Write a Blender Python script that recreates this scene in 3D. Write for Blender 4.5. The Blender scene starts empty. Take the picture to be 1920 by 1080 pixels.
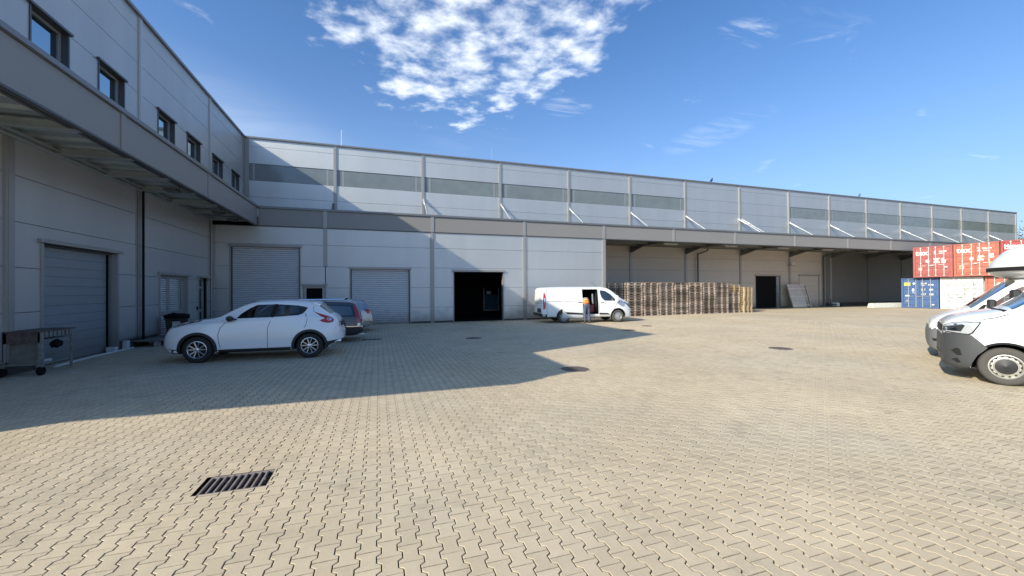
import bpy, bmesh, math, random
import numpy as np
from mathutils import Vector, Matrix
from mathutils.bvhtree import BVHTree
from mathutils.geometry import delaunay_2d_cdt
random.seed(7); rng = np.random.RandomState(7)
S = bpy.context.scene; COL = S.collection; PI = math.pi; R = math.radians

# ------------------------------------------------------------------ camera
yaw, pitch, roll = 0.3215, 0.0068, -0.0069
F = Vector((math.sin(yaw)*math.cos(pitch), math.cos(yaw)*math.cos(pitch), math.sin(pitch)))
r0 = Vector((math.cos(yaw), -math.sin(yaw), 0)); u0 = r0.cross(F)
rt = r0*math.cos(roll)+u0*math.sin(roll); up = -r0*math.sin(roll)+u0*math.cos(roll)
cd = bpy.data.cameras.new('camera'); cam = bpy.data.objects.new('camera', cd); COL.objects.link(cam)
cam.matrix_world = Matrix(((rt.x, up.x, -F.x, 0), (rt.y, up.y, -F.y, 0), (rt.z, up.z, -F.z, 1.75), (0, 0, 0, 1)))
cd.sensor_width = 36; cd.lens = 36*754.8/1920; cd.clip_start = 0.05; cd.clip_end = 6000
S.camera = cam
# ------------------------------------------------------------------ light
SUN = Vector((-1.61, -0.681, 1.0)).normalized()          # towards the sun
elev = math.asin(SUN.z)
W = bpy.data.worlds.new("World"); S.world = W; W.use_nodes = True
nt = W.node_tree; N = nt.nodes; L = nt.links; N.clear()
out = N.new('ShaderNodeOutputWorld'); bg = N.new('ShaderNodeBackground')
sky = N.new('ShaderNodeTexSky'); sky.sky_type = 'NISHITA'; sky.sun_disc = False
sky.sun_elevation = elev; sky.sun_rotation = math.atan2(SUN.x, SUN.y); sky.air_density = 1.0; sky.dust_density = 2.0; sky.ozone_density = 2.6
hs = N.new('ShaderNodeHueSaturation'); hs.inputs['Saturation'].default_value = 1.12; hs.inputs['Hue'].default_value = 0.5
L.new(sky.outputs[0], hs.inputs['Color'])
tn = N.new('ShaderNodeMix'); tn.data_type = 'RGBA'; tn.blend_type = 'MULTIPLY'; tn.inputs[0].default_value = 1; L.new(hs.outputs[0], tn.inputs[6]); tn.inputs[7].default_value = (0.475, 0.685, 0.86, 1)
def M_(op, a, b=None, c=None, clamp=False, nodes=N, links=L):
    n = nodes.new('ShaderNodeMath'); n.operation = op; n.use_clamp = clamp
    for i, v in enumerate((a, b, c)):
        if v is None: continue
        if isinstance(v, (int, float)): n.inputs[i].default_value = v
        else: links.new(v, n.inputs[i])
    return n.outputs[0]
tc = N.new('ShaderNodeTexCoord'); sep = N.new('ShaderNodeSeparateXYZ'); L.new(tc.outputs['Generated'], sep.inputs[0])
zz = M_('MAXIMUM', sep.outputs[2], 0.03)
cx = M_('DIVIDE', sep.outputs[0], zz); cy = M_('DIVIDE', sep.outputs[1], zz)
cmb = N.new('ShaderNodeCombineXYZ'); L.new(cx, cmb.inputs[0]); L.new(cy, cmb.inputs[1])
def noise(scale, detail, rough, vec, off=(0, 0, 0), dist=0.0):
    m = N.new('ShaderNodeMapping'); m.inputs['Location'].default_value = off; L.new(vec, m.inputs[0])
    n = N.new('ShaderNodeTexNoise'); n.inputs['Scale'].default_value = scale; n.inputs['Detail'].default_value = detail
    n.inputs['Roughness'].default_value = rough; n.inputs['Distortion'].default_value = dist
    L.new(m.outputs[0], n.inputs['Vector']); return n.outputs[0]
def ramp(v, a, b):
    n = N.new('ShaderNodeMapRange'); n.interpolation_type = 'SMOOTHSTEP'
    n.inputs['From Min'].default_value = a; n.inputs['From Max'].default_value = b
    L.new(v, n.inputs['Value']); return n.outputs[0]
CLOUDS = [(0.38, 1.42, 0.64, 1.05, 1.0)]
puff = noise(7.6, 6, 0.56, cmb.outputs[0], (3.1, 0.4, 0), 0.15)
big = noise(1.1, 3, 0.5, cmb.outputs[0], (5.3, 1.7, 0))
ex = M_('DIVIDE', M_('SUBTRACT', cx, CLOUDS[0][0]), CLOUDS[0][2]); ey = M_('DIVIDE', M_('SUBTRACT', cy, CLOUDS[0][1]), CLOUDS[0][3])
edge = noise(2.6, 4, 0.6, cmb.outputs[0], (1.0, 2.0, 0))
dd = M_('ADD', M_('ADD', M_('MULTIPLY', ex, ex), M_('MULTIPLY', ey, ey)), M_('MULTIPLY', M_('SUBTRACT', edge, 0.5), 2.4))
patch = M_('SUBTRACT', 1.0, ramp(dd, 0.35, 1.35))
dens = ramp(M_('ADD', puff, M_('MULTIPLY', M_('SUBTRACT', patch, 1.0), 0.42)), 0.33, 0.76)
# thin streaky cirrus everywhere, sparse small puffs elsewhere
mp = N.new('ShaderNodeMapping'); mp.inputs['Rotation'].default_value = (0, 0, 0.9); mp.inputs['Scale'].default_value = (0.35, 1.6, 1); L.new(cmb.outputs[0], mp.inputs[0])
cir = noise(0.9, 6, 0.6, mp.outputs[0], (2.0, 0, 0), 0.4)
cirr = M_('MULTIPLY', ramp(cir, 0.54, 0.85), 0.13)
wis = M_('MULTIPLY', ramp(noise(2.2, 5, 0.6, cmb.outputs[0], (7.7, 3.3, 0), 0.6), 0.63, 0.80), 0.35)
vx = M_('DIVIDE', M_('SUBTRACT', cx, -1.5), 1.3); vy = M_('DIVIDE', M_('SUBTRACT', cy, 4.0), 2.0)
veil = M_('MULTIPLY', M_('SUBTRACT', 1.0, ramp(M_('ADD', M_('MULTIPLY', vx, vx), M_('MULTIPLY', vy, vy)), 0.0, 1.6)), M_('ADD', 0.18, M_('MULTIPLY', ramp(cir, 0.35, 0.75), 0.35)))
cirr = M_('MAXIMUM', cirr, veil)
wn_ = noise(5.5, 6, 0.62, mp.outputs[0], (4.0, 1.0, 0), 0.8)
for (wx, wy, ax_, ay_, am) in ((1.38, 1.20, 0.14, 0.10, 0.35), (1.56, 1.04, 0.26, 0.07, 0.14), (2.05, 2.05, 0.20, 0.42, 0.14), (0.98, 1.98, 0.14, 0.12, 0.3)):
    qx = M_('DIVIDE', M_('SUBTRACT', cx, wx), ax_); qy = M_('DIVIDE', M_('SUBTRACT', cy, wy), ay_)
    g_ = M_('SUBTRACT', 1.0, ramp(M_('ADD', M_('MULTIPLY', qx, qx), M_('MULTIPLY', qy, qy)), 0.0, 1.3))
    cirr = M_('MAXIMUM', cirr, M_('MULTIPLY', M_('MULTIPLY', g_, ramp(wn_, 0.42, 0.66)), am))
cl = M_('MAXIMUM', M_('MULTIPLY', dens, 0.92), M_('MAXIMUM', cirr, wis))
# pale haze low over the horizon
hz = M_('MULTIPLY', M_('POWER', M_('SUBTRACT', 1.0, M_('MAXIMUM', sep.outputs[2], 0.0)), 4.0), 0.9)
mixh = N.new('ShaderNodeMix'); mixh.data_type = 'RGBA'; L.new(hz, mixh.inputs[0]); L.new(tn.outputs[2], mixh.inputs[6]); mixh.inputs[7].default_value = (2.6, 3.3, 4.6, 1)
mix = N.new('ShaderNodeMix'); mix.data_type = 'RGBA'; L.new(cl, mix.inputs[0]); L.new(mixh.outputs[2], mix.inputs[6]); mix.inputs[7].default_value = (5.2, 5.5, 5.8, 1)
L.new(mix.outputs[2], bg.inputs[0]); bg.inputs[1].default_value = 0.143; L.new(bg.outputs[0], out.inputs[0])
sl = bpy.data.lights.new('sun', 'SUN'); so = bpy.data.objects.new('sun', sl); COL.objects.link(so)
sl.energy = 3.85; sl.angle = R(0.53); sl.color = (1.0, 0.915, 0.75); so.rotation_euler = SUN.to_track_quat('Z', 'Y').to_euler(); so.location = (-30, -15, 40)
vs = S.view_settings; vs.view_transform = 'Standard'; vs.look = 'None'; vs.exposure = 0.75; vs.gamma = 1; vs.use_curve_mapping = False

# ------------------------------------------------------------------ materials
MT = {}
def mat(name, col, rough=0.5, metal=0.0, spec=0.5, coat=0.0, var=0.0, vscale=3.0, bump=0.0, bscale=200.0, bdist=0.002, streak=False, rand=0.0, trans=0.0, dirt=0.0, foot=False):
    m = bpy.data.materials.new(name); m.use_nodes = True; n = m.node_tree.nodes; l = m.node_tree.links
    b = n['Principled BSDF']; b.inputs['Base Color'].default_value = (*col, 1); b.inputs['Roughness'].default_value = rough
    b.inputs['Metallic'].default_value = metal; b.inputs['Specular IOR Level'].default_value = spec; b.inputs['Coat Weight'].default_value = coat
    b.inputs['Coat Roughness'].default_value = 0.04
    t = n.new('ShaderNodeTexCoord'); src = None
    if var or rand or dirt:
        base = n.new('ShaderNodeRGB'); base.outputs[0].default_value = (*col, 1); src = base.outputs[0]
        if var:
            mp = n.new('ShaderNodeMapping'); mp.inputs['Scale'].default_value = (1, 1, 0.15) if streak else (1, 1, 1); l.new(t.outputs['Object'], mp.inputs[0])
            x = n.new('ShaderNodeTexNoise'); x.inputs['Scale'].default_value = vscale; x.inputs['Detail'].default_value = 5; x.inputs['Roughness'].default_value = 0.6; l.new(mp.outputs[0], x.inputs['Vector'])
            mr = n.new('ShaderNodeMapRange'); mr.inputs[1].default_value = 0.3; mr.inputs[2].default_value = 0.7; mr.inputs[3].default_value = 1-var; mr.inputs[4].default_value = 1+var; l.new(x.outputs[0], mr.inputs[0])
            h = n.new('ShaderNodeHueSaturation'); l.new(src, h.inputs['Color']); l.new(mr.outputs[0], h.inputs['Value']); src = h.outputs[0]
        if rand:
            oi = n.new('ShaderNodeObjectInfo'); mr = n.new('ShaderNodeMapRange'); mr.inputs[3].default_value = 1-rand; mr.inputs[4].default_value = 1+rand; l.new(oi.outputs['Random'], mr.inputs[0])
            h = n.new('ShaderNodeHueSaturation'); l.new(src, h.inputs['Color']); l.new(mr.outputs[0], h.inputs['Value']); src = h.outputs[0]
        if dirt:
            x = n.new('ShaderNodeTexNoise'); x.inputs['Scale'].default_value = 2.3; x.inputs['Detail'].default_value = 8; l.new(t.outputs['Object'], x.inputs['Vector'])
            mr = n.new('ShaderNodeMapRange'); mr.inputs[1].default_value = 0.5; mr.inputs[2].default_value = 0.75; mr.inputs[4].default_value = dirt; l.new(x.outputs[0], mr.inputs[0])
            mx = n.new('ShaderNodeMix'); mx.data_type = 'RGBA'; l.new(mr.outputs[0], mx.inputs[0]); l.new(src, mx.inputs[6]); mx.inputs[7].default_value = (0.12, 0.09, 0.06, 1); src = mx.outputs[2]
        l.new(src, b.inputs['Base Color'])
    if foot:
        gg = n.new('ShaderNodeNewGeometry'); sp_ = n.new('ShaderNodeSeparateXYZ'); l.new(gg.outputs['Position'], sp_.inputs[0])
        x = n.new('ShaderNodeTexNoise'); x.inputs['Scale'].default_value = 3.0; x.inputs['Detail'].default_value = 7; l.new(gg.outputs['Position'], x.inputs['Vector'])
        ad = n.new('ShaderNodeMath'); ad.operation = 'MULTIPLY_ADD'; ad.inputs[1].default_value = -0.9; l.new(x.outputs[0], ad.inputs[0]); l.new(sp_.outputs[2], ad.inputs[2])
        mr = n.new('ShaderNodeMapRange'); mr.inputs[1].default_value = -0.35; mr.inputs[2].default_value = 0.35; mr.inputs[3].default_value = 0.55; mr.inputs[4].default_value = 0.0; l.new(ad.outputs[0], mr.inputs[0])
        mx = n.new('ShaderNodeMix'); mx.data_type = 'RGBA'; l.new(mr.outputs[0], mx.inputs[0])
        if src: l.new(src, mx.inputs[6])
        else: mx.inputs[6].default_value = (*col, 1)
        mx.inputs[7].default_value = (0.16, 0.14, 0.11, 1); l.new(mx.outputs[2], b.inputs['Base Color'])
    if bump:
        x = n.new('ShaderNodeTexNoise'); x.inputs['Scale'].default_value = bscale; x.inputs['Detail'].default_value = 3; l.new(t.outputs['Object'], x.inputs['Vector'])
        bp = n.new('ShaderNodeBump'); bp.inputs['Strength'].default_value = bump; bp.inputs['Distance'].default_value = bdist; l.new(x.outputs[0], bp.inputs['Height']); l.new(bp.outputs[0], b.inputs['Normal'])
    MT[name] = m; return m
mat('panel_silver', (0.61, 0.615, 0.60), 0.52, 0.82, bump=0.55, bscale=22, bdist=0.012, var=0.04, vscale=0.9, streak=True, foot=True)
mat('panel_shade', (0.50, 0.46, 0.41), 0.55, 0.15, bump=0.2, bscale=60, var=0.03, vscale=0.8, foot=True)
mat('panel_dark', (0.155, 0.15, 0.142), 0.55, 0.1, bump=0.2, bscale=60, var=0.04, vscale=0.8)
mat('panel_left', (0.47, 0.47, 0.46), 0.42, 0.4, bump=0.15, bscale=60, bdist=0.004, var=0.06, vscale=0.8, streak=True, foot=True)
mat('fascia', (0.26, 0.252, 0.24), 0.5, 0.15, bump=0.08, bscale=60, var=0.02, vscale=0.6)
mat('trim', (0.34, 0.335, 0.325), 0.4, 0.35, foot=True)
mat('coping', (0.20, 0.205, 0.21), 0.4, 0.4)
mat('backing', (0.03, 0.032, 0.035), 0.9)
mat('band_glass', (0.17, 0.195, 0.195), 0.12, 0.0, spec=0.9, bump=0.25, bscale=3, bdist=0.02, var=0.12, vscale=1.2)
mat('pane_glass', (0.42, 0.50, 0.52), 0.03, 1.0)
mat('frame_dark', (0.08, 0.085, 0.09), 0.4, 0.3)
mat('shutter', (0.62, 0.63, 0.64), 0.5, 0.25, var=0.03, foot=True)
mat('door_left', (0.27, 0.30, 0.32), 0.5, 0.3, var=0.04, foot=True)
mat('corrugated', (0.46, 0.52, 0.52), 0.4, 0.5, var=0.1, vscale=2)
mat('beam', (0.13, 0.13, 0.125), 0.5, 0.2)
mat('galvanised', (0.62, 0.63, 0.64), 0.35, 0.8, var=0.08, vscale=6)
mat('black', (0.010, 0.010, 0.011), 0.8, spec=0.1)
mat('interior', (0.009, 0.009, 0.010), 0.95, spec=0.1)  # near-black: the gloom of unlit depth is put into the colour
mat('plinth', (0.075, 0.07, 0.062), 0.9, var=0.2)
mat('concrete', (0.36, 0.35, 0.33), 0.9, var=0.12, vscale=4, bump=0.3, bscale=80)
mat('white_concrete', (0.55, 0.55, 0.52), 0.9, var=0.12, vscale=4)
mat('roofing', (0.10, 0.10, 0.10), 0.95)
mat('car_white', (0.84, 0.85, 0.85), 0.25, 0.0, coat=1.0)
mat('van_white', (0.80, 0.80, 0.79), 0.3, 0.0, coat=0.7)
mat('camper_white', (0.84, 0.83, 0.78), 0.45, 0.0, coat=0.5)
mat('car_blue', (0.003, 0.007, 0.022), 0.12, 0.0, coat=1.0)
mat('car_silver', (0.42, 0.42, 0.42), 0.3, 0.8, coat=0.8)
mat('plastic', (0.022, 0.023, 0.025), 0.55, bump=0.1, bscale=300)
mat('bumper_grey', (0.055, 0.058, 0.062), 0.5, bump=0.1, bscale=300)
mat('bumper_pale', (0.15, 0.155, 0.16), 0.5)
mat('tyre', (0.022, 0.021, 0.02), 0.85, bump=0.2, bscale=100)
mat('tyre_dusty', (0.075, 0.07, 0.064), 0.9, bump=0.2, bscale=100)
mat('alloy', (0.62, 0.63, 0.65), 0.25, 0.9)
mat('hubcap', (0.42, 0.43, 0.44), 0.35, 0.5)
mat('steel_rim', (0.55, 0.53, 0.48), 0.4, 0.7)
mat('gap', (0.01, 0.01, 0.01), 0.9)
mat('red_lens', (0.42, 0.012, 0.012), 0.1, coat=1.0)
mat('clear_lens', (0.62, 0.64, 0.66), 0.08, 0.4, coat=1.0)
mat('dark_lens', (0.05, 0.055, 0.06), 0.08, 0.3, coat=1.0)
mat('cream_lens', (0.62, 0.60, 0.48), 0.15, 0.2, coat=1.0)
mat('car_glass', (0.012, 0.018, 0.022), 0.02, spec=1.0, coat=1.0)
mat('screen_glass', (0.03, 0.06, 0.075), 0.02, spec=1.0, coat=1.0)
mat('seat', (0.02, 0.02, 0.022), 0.9)
mat('chrome', (0.8, 0.8, 0.8), 0.1, 1.0)
mat('plate_white', (0.7, 0.7, 0.68), 0.4)
mat('letter_white', (0.85, 0.84, 0.8), 0.6)
mat('letter_yellow', (0.75, 0.62, 0.08), 0.6)
mat('letter_cream', (0.7, 0.6, 0.38), 0.6)
mat('letter_grey', (0.25, 0.26, 0.27), 0.6)
mat('vest', (0.85, 0.25, 0.03), 0.8)
mat('reflective', (0.75, 0.70, 0.55), 0.4)
mat('trousers', (0.075, 0.095, 0.15), 0.9, var=0.2, vscale=8)
mat('skin', (0.42, 0.24, 0.17), 0.6)
mat('hair', (0.03, 0.02, 0.015), 0.7)
mat('boots', (0.05, 0.045, 0.04), 0.8)
mat('pallet_grey', (0.19, 0.16, 0.135), 0.9, rand=0.55, var=0.3, vscale=7)
mat('pallet_brown', (0.19, 0.135, 0.10), 0.9, rand=0.5, var=0.3, vscale=7)
mat('pallet_fresh', (0.46, 0.35, 0.21), 0.85, rand=0.12, var=0.15, vscale=9)
mat('pallet_block', (0.44, 0.35, 0.28), 0.9, rand=0.4, var=0.3, vscale=12)
mat('rust', (0.10, 0.075, 0.065), 0.85, var=0.4, vscale=12)
mat('table_metal', (0.21, 0.22, 0.20), 0.6, 0.2, var=0.3, vscale=10)
mat('board', (0.17, 0.16, 0.14), 0.85, var=0.25, vscale=6)
mat('foil', (0.45, 0.47, 0.46), 0.6)
mat('iron', (0.13, 0.105, 0.095), 0.75, 0.2, var=0.3, vscale=14, bump=0.8, bscale=40, bdist=0.01)
mat('grate_iron', (0.21, 0.175, 0.155), 0.85, 0.0, var=0.25, vscale=12)
for nm, c in (('red', (0.37, 0.11, 0.10)), ('orange', (0.42, 0.14, 0.095)), ('blue', (0.06, 0.12, 0.27)), ('cream', (0.66, 0.66, 0.63)), ('matred', (0.37, 0.075, 0.07))):
    mat('box_'+nm, c, 0.55, 0.0, var=0.12, vscale=2.5, dirt=0.35)
mat('bark', (0.08, 0.06, 0.045), 0.95)
mat('leaves', (0.06, 0.085, 0.028), 0.8, rand=0.2, var=0.3, vscale=1.5)
mat('earth', (0.16, 0.15, 0.12), 0.95, var=0.2)
mat('bird_dark', (0.02, 0.022, 0.03), 0.7)
mat('bird_grey', (0.12, 0.14, 0.16), 0.7)
mat('pipe_white', (0.6, 0.62, 0.62), 0.5)
mat('door_glass', (0.05, 0.10, 0.14), 0.08, spec=0.9)
mat('poster', (0.5, 0.5, 0.48), 0.7)
# see-through car glass
m = bpy.data.materials.new('clear_glass'); m.use_nodes = True; n = m.node_tree.nodes; l = m.node_tree.links; n.clear()
o = n.new('ShaderNodeOutputMaterial'); tr = n.new('ShaderNodeBsdfTransparent'); tr.inputs[0].default_value = (0.50, 0.60, 0.60, 1)
gl = n.new('ShaderNodeBsdfGlossy'); gl.inputs['Roughness'].default_value = 0.01; fr = n.new('ShaderNodeFresnel'); fr.inputs[0].default_value = 1.6
mm = n.new('ShaderNodeMixShader'); l.new(fr.outputs[0], mm.inputs[0]); l.new(tr.outputs[0], mm.inputs[1]); l.new(gl.outputs[0], mm.inputs[2]); l.new(mm.outputs[0], o.inputs[0]); MT['clear_glass'] = m
# pavers
def paver_mat(name, pattern):
    m = bpy.data.materials.new(name); m.use_nodes = True; n = m.node_tree.nodes; l = m.node_tree.links; b = n['Principled BSDF']
    def mth(*a, **k): return M_(*a, nodes=n, links=l, **k)
    geo = n.new('ShaderNodeNewGeometry'); pos = geo.outputs['Position']
    def nz(scale, det=4, rough=0.6, mapping=None):
        x = n.new('ShaderNodeTexNoise'); x.inputs['Scale'].default_value = scale; x.inputs['Detail'].default_value = det; x.inputs['Roughness'].default_value = rough
        l.new(mapping or pos, x.inputs['Vector']); return x.outputs[0]
    def mr(v, a, b_, c, d):
        x = n.new('ShaderNodeMapRange'); x.inputs[1].default_value = a; x.inputs[2].default_value = b_; x.inputs[3].default_value = c; x.inputs[4].default_value = d; l.new(v, x.inputs[0]); return x.outputs[0]
    if pattern:
        sp = n.new('ShaderNodeSeparateXYZ'); l.new(pos, sp.inputs[0])
        fl = n.new('ShaderNodeCombineXYZ')
        cxx = mth('FLOOR', mth('DIVIDE', sp.outputs[0], 0.1335)); l.new(cxx, fl.inputs[0])
        par = mth('MULTIPLY', mth('MODULO', mth('ABSOLUTE', cxx), 2.0), 0.09)
        yy = mth('DIVIDE', mth('ADD', sp.outputs[1], par), 0.18); l.new(mth('FLOOR', yy), fl.inputs[1])
        wn = n.new('ShaderNodeTexWhiteNoise'); l.new(fl.outputs[0], wn.inputs[0]); tint = wn.outputs[0]
        fx = mth('FRACT', mth('DIVIDE', sp.outputs[0], 0.1335)); fy = mth('FRACT', yy)
        ed = mth('MAXIMUM', mth('GREATER_THAN', mth('ABSOLUTE', mth('SUBTRACT', fx, 0.5)), 0.465), mth('GREATER_THAN', mth('ABSOLUTE', mth('SUBTRACT', fy, 0.5)), 0.485))
    else:
        at = n.new('ShaderNodeAttribute'); at.attribute_name = 'tint'; oi = n.new('ShaderNodeObjectInfo')
        has = mth('GREATER_THAN', at.outputs['Fac'], 0.0001)
        tint = mth('ADD', at.outputs['Fac'], mth('MULTIPLY', oi.outputs['Random'], mth('SUBTRACT', 1.0, has)))
    v = mth('MULTIPLY', mr(tint, 0, 1, 0.94, 1.06), mr(nz(0.35, 5), 0.3, 0.7, 0.86, 1.09))
    v = mth('MULTIPLY', v, mr(nz(260, 2, 0.7), 0.25, 0.75, 0.80, 1.2))
    v = mth('MULTIPLY', v, mr(nz(6.0, 6, 0.7), 0.35, 0.65, 0.96, 1.04))
    stain = mr(nz(1.7, 7, 0.72), 0.55, 0.70, 0, 0.34)
    oil = mr(nz(0.8, 8, 0.75), 0.60, 0.70, 0, 0.38)
    mx = n.new('ShaderNodeMix'); mx.data_type = 'RGBA'; l.new(mr(nz(0.22, 3), 0.35, 0.65, 0, 1), mx.inputs[0]); mx.inputs[6].default_value = (0.525, 0.43, 0.295, 1); mx.inputs[7].default_value = (0.49, 0.42, 0.31, 1)
    h = n.new('ShaderNodeHueSaturation'); l.new(mx.outputs[2], h.inputs['Color']); l.new(v, h.inputs['Value'])
    m2 = n.new('ShaderNodeMix'); m2.data_type = 'RGBA'; l.new(mth('ADD', stain, oil), m2.inputs[0]); l.new(h.outputs[0], m2.inputs[6]); m2.inputs[7].default_value = (0.20, 0.17, 0.13, 1)
    last = m2.outputs[2]
    if pattern:
        m3 = n.new('ShaderNodeMix'); m3.data_type = 'RGBA'; l.new(mth('MULTIPLY', ed, 0.25), m3.inputs[0]); l.new(last, m3.inputs[6]); m3.inputs[7].default_value = (0.15, 0.13, 0.10, 1); last = m3.outputs[2]
    l.new(last, b.inputs['Base Color']); b.inputs['Roughness'].default_value = 0.85; b.inputs['Specular IOR Level'].default_value = 0.25
    bp = n.new('ShaderNodeBump'); bp.inputs['Strength'].default_value = 0.5; bp.inputs['Distance'].default_value = 0.004; l.new(nz(180, 3), bp.inputs['Height']); l.new(bp.outputs[0], b.inputs['Normal'])
    MT[name] = m
paver_mat('paver', False); paver_mat('paver_far', True)
mat('joint_stain', (0.26, 0.215, 0.155), 0.95, var=0.25, vscale=30)
mat('joint_sand', (0.065, 0.052, 0.038), 0.95, var=0.3, vscale=9)

# ------------------------------------------------------------------ mesh helpers
class MB:
    def __init__(s): s.v = []; s.f = []; s.m = []
    def add(s, vs_, fs, mi=0):
        o = len(s.v); s.v += [tuple(a) for a in vs_]; s.f += [tuple(i+o for i in f) for f in fs]; s.m += [mi]*len(fs); return s
    def box(s, x0, x1, y0, y1, z0, z1, mi=0):
        if x0 > x1: x0, x1 = x1, x0
        if y0 > y1: y0, y1 = y1, y0
        if z0 > z1: z0, z1 = z1, z0
        return s.add([(x0, y0, z0), (x1, y0, z0), (x1, y1, z0), (x0, y1, z0), (x0, y0, z1), (x1, y0, z1), (x1, y1, z1), (x0, y1, z1)],
                     [(0, 3, 2, 1), (4, 5, 6, 7), (0, 1, 5, 4), (1, 2, 6, 5), (2, 3, 7, 6), (3, 0, 4, 7)], mi)
    def tube(s, a, b, r, n=10, mi=0, r2=None, cap=True):
        a = Vector(a); b = Vector(b); d = (b-a).normalized(); t = Vector((0, 0, 1)) if abs(d.z) < .9 else Vector((1, 0, 0))
        u = d.cross(t).normalized(); w = d.cross(u); r2 = r if r2 is None else r2; vs_ = []
        for P, rr in ((a, r), (b, r2)):
            for i in range(n):
                q = 2*PI*i/n; vs_.append(P+(u*math.cos(q)+w*math.sin(q))*rr)
        fs = [(i, (i+1) % n, n+(i+1) % n, n+i) for i in range(n)]
        if cap: fs += [tuple(range(n))[::-1], tuple(range(n, 2*n))]
        return s.add(vs_, fs, mi)
    def path(s, pts, r, n=8, mi=0):
        for a, b in zip(pts[:-1], pts[1:]): s.tube(a, b, r, n, mi)
        return s
    def beam(s, a, b, w, h, mi=0):
        a = Vector(a); b = Vector(b); d = (b-a).normalized(); t = Vector((0, 0, 1)) if abs(d.z) < .95 else Vector((1, 0, 0))
        u = d.cross(t).normalized()*w/2; v = u.cross(d).normalized()*h/2
        vs_ = [P+x*u+y*v for P in (a, b) for x, y in ((-1, -1), (1, -1), (1, 1), (-1, 1))]
        return s.add(vs_, [(0, 1, 2, 3), (7, 6, 5, 4), (0, 4, 5, 1), (1, 5, 6, 2), (2, 6, 7, 3), (3, 7, 4, 0)], mi)
    def prism(s, poly, axis, a, b, mi=0):      # polygon in the two other axes, extruded along axis
        n = len(poly)
        def P(p, t):
            return {'x': (t, p[0], p[1]), 'y': (p[0], t, p[1]), 'z': (p[0], p[1], t)}[axis]
        vs_ = [P(p, a) for p in poly]+[P(p, b) for p in poly]
        fs = [(i, (i+1) % n, n+(i+1) % n, n+i) for i in range(n)]+[tuple(range(n))[::-1], tuple(range(n, 2*n))]
        return s.add(vs_, fs, mi)
    def lathe(s, prof, c, axis='y', n=32, mi=0, closed=False, cap=True):   # prof: list of (r, t)
        vs_ = []
        for r, t in prof:
            for i in range(n):
                q = 2*PI*i/n; a, b = r*math.cos(q), r*math.sin(q)
                vs_.append({'y': (c[0]+a, c[1]+t, c[2]+b), 'z': (c[0]+a, c[1]+b, c[2]+t), 'x': (c[0]+t, c[1]+a, c[2]+b)}[axis])
        k = len(prof); fs = []
        for j in range(k if closed else k-1):
            j2 = (j+1) % k
            for i in range(n): fs.append((j*n+i, j*n+(i+1) % n, j2*n+(i+1) % n, j2*n+i))
        if not closed and cap:
            if prof[0][0] > 1e-4: fs.append(tuple(range(n)))
            if prof[-1][0] > 1e-4: fs.append(tuple(range((k-1)*n, k*n))[::-1])
        return s.add(vs_, fs, mi)
    def mesh(s, name, mats, smooth=None, fix=True, bevel=0):
        me = bpy.data.meshes.new(name); me.from_pydata(s.v, [], s.f)
        for m_ in (mats if isinstance(mats, (list, tuple)) else [mats]): me.materials.append(MT[m_])
        if any(s.m): me.polygons.foreach_set('material_index', s.m)
        if fix or bevel:
            bm = bmesh.new(); bm.from_mesh(me)
            if bevel: bmesh.ops.bevel(bm, geom=[e for e in bm.edges if e.is_manifold and e.calc_face_angle(0) > 0.5], offset=bevel, segments=1, affect='EDGES')
            bmesh.ops.recalc_face_normals(bm, faces=bm.faces); bm.to_mesh(me); bm.free()
        if smooth:
            me.shade_smooth(); me.set_sharp_from_angle(angle=R(smooth))
        return me
    def build(s, name, mats, parent=None, smooth=None, fix=True, bevel=0, loc=None, rz=0):
        o = bpy.data.objects.new(name, s.mesh(name, mats, smooth, fix, bevel)); COL.objects.link(o); o.parent = parent
        if loc: o.location = loc
        if rz: o.rotation_euler[2] = rz
        return o
def comps(mb):
    par = list(range(len(mb.v)))
    def fd(i):
        while par[i] != i: par[i] = par[par[i]]; i = par[i]
        return i
    for f in mb.f:
        for i in f[1:]: par[fd(i)] = fd(f[0])
    g_ = {}
    for f, m_ in zip(mb.f, mb.m): g_.setdefault(fd(f[0]), []).append((f, m_))
    o_ = []
    for fs in g_.values():
        idx = sorted({i for f, _ in fs for i in f}); mp_ = {v: k for k, v in enumerate(idx)}; q = MB(); q.v = [mb.v[i] for i in idx]; q.f = [tuple(mp_[i] for i in f) for f, _ in fs]; q.m = [m_ for _, m_ in fs]; o_.append(q)
    return o_
def each(mb, name, mats, parent=None, **k): return [q.build(name, mats, parent, **k) for q in comps(mb)]
def tag(o, label=None, cat=None, group=None, kind=None):
    if label: o['label'] = label
    if cat: o['category'] = cat
    if group: o['group'] = group
    if kind: o['kind'] = kind
    return o
def thing(name, label, cat, loc=(0, 0, 0), rz=0, group=None):
    o = bpy.data.objects.new(name, None); COL.objects.link(o); o.location = loc; o.rotation_euler = (0, 0, rz); o.empty_display_size = .2
    return tag(o, label, cat, group)
def dup(o, parent=None):
    c_ = o.copy(); COL.objects.link(c_); c_.parent = parent
    for ch in list(o.children): dup(ch, c_)
    return c_
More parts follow.
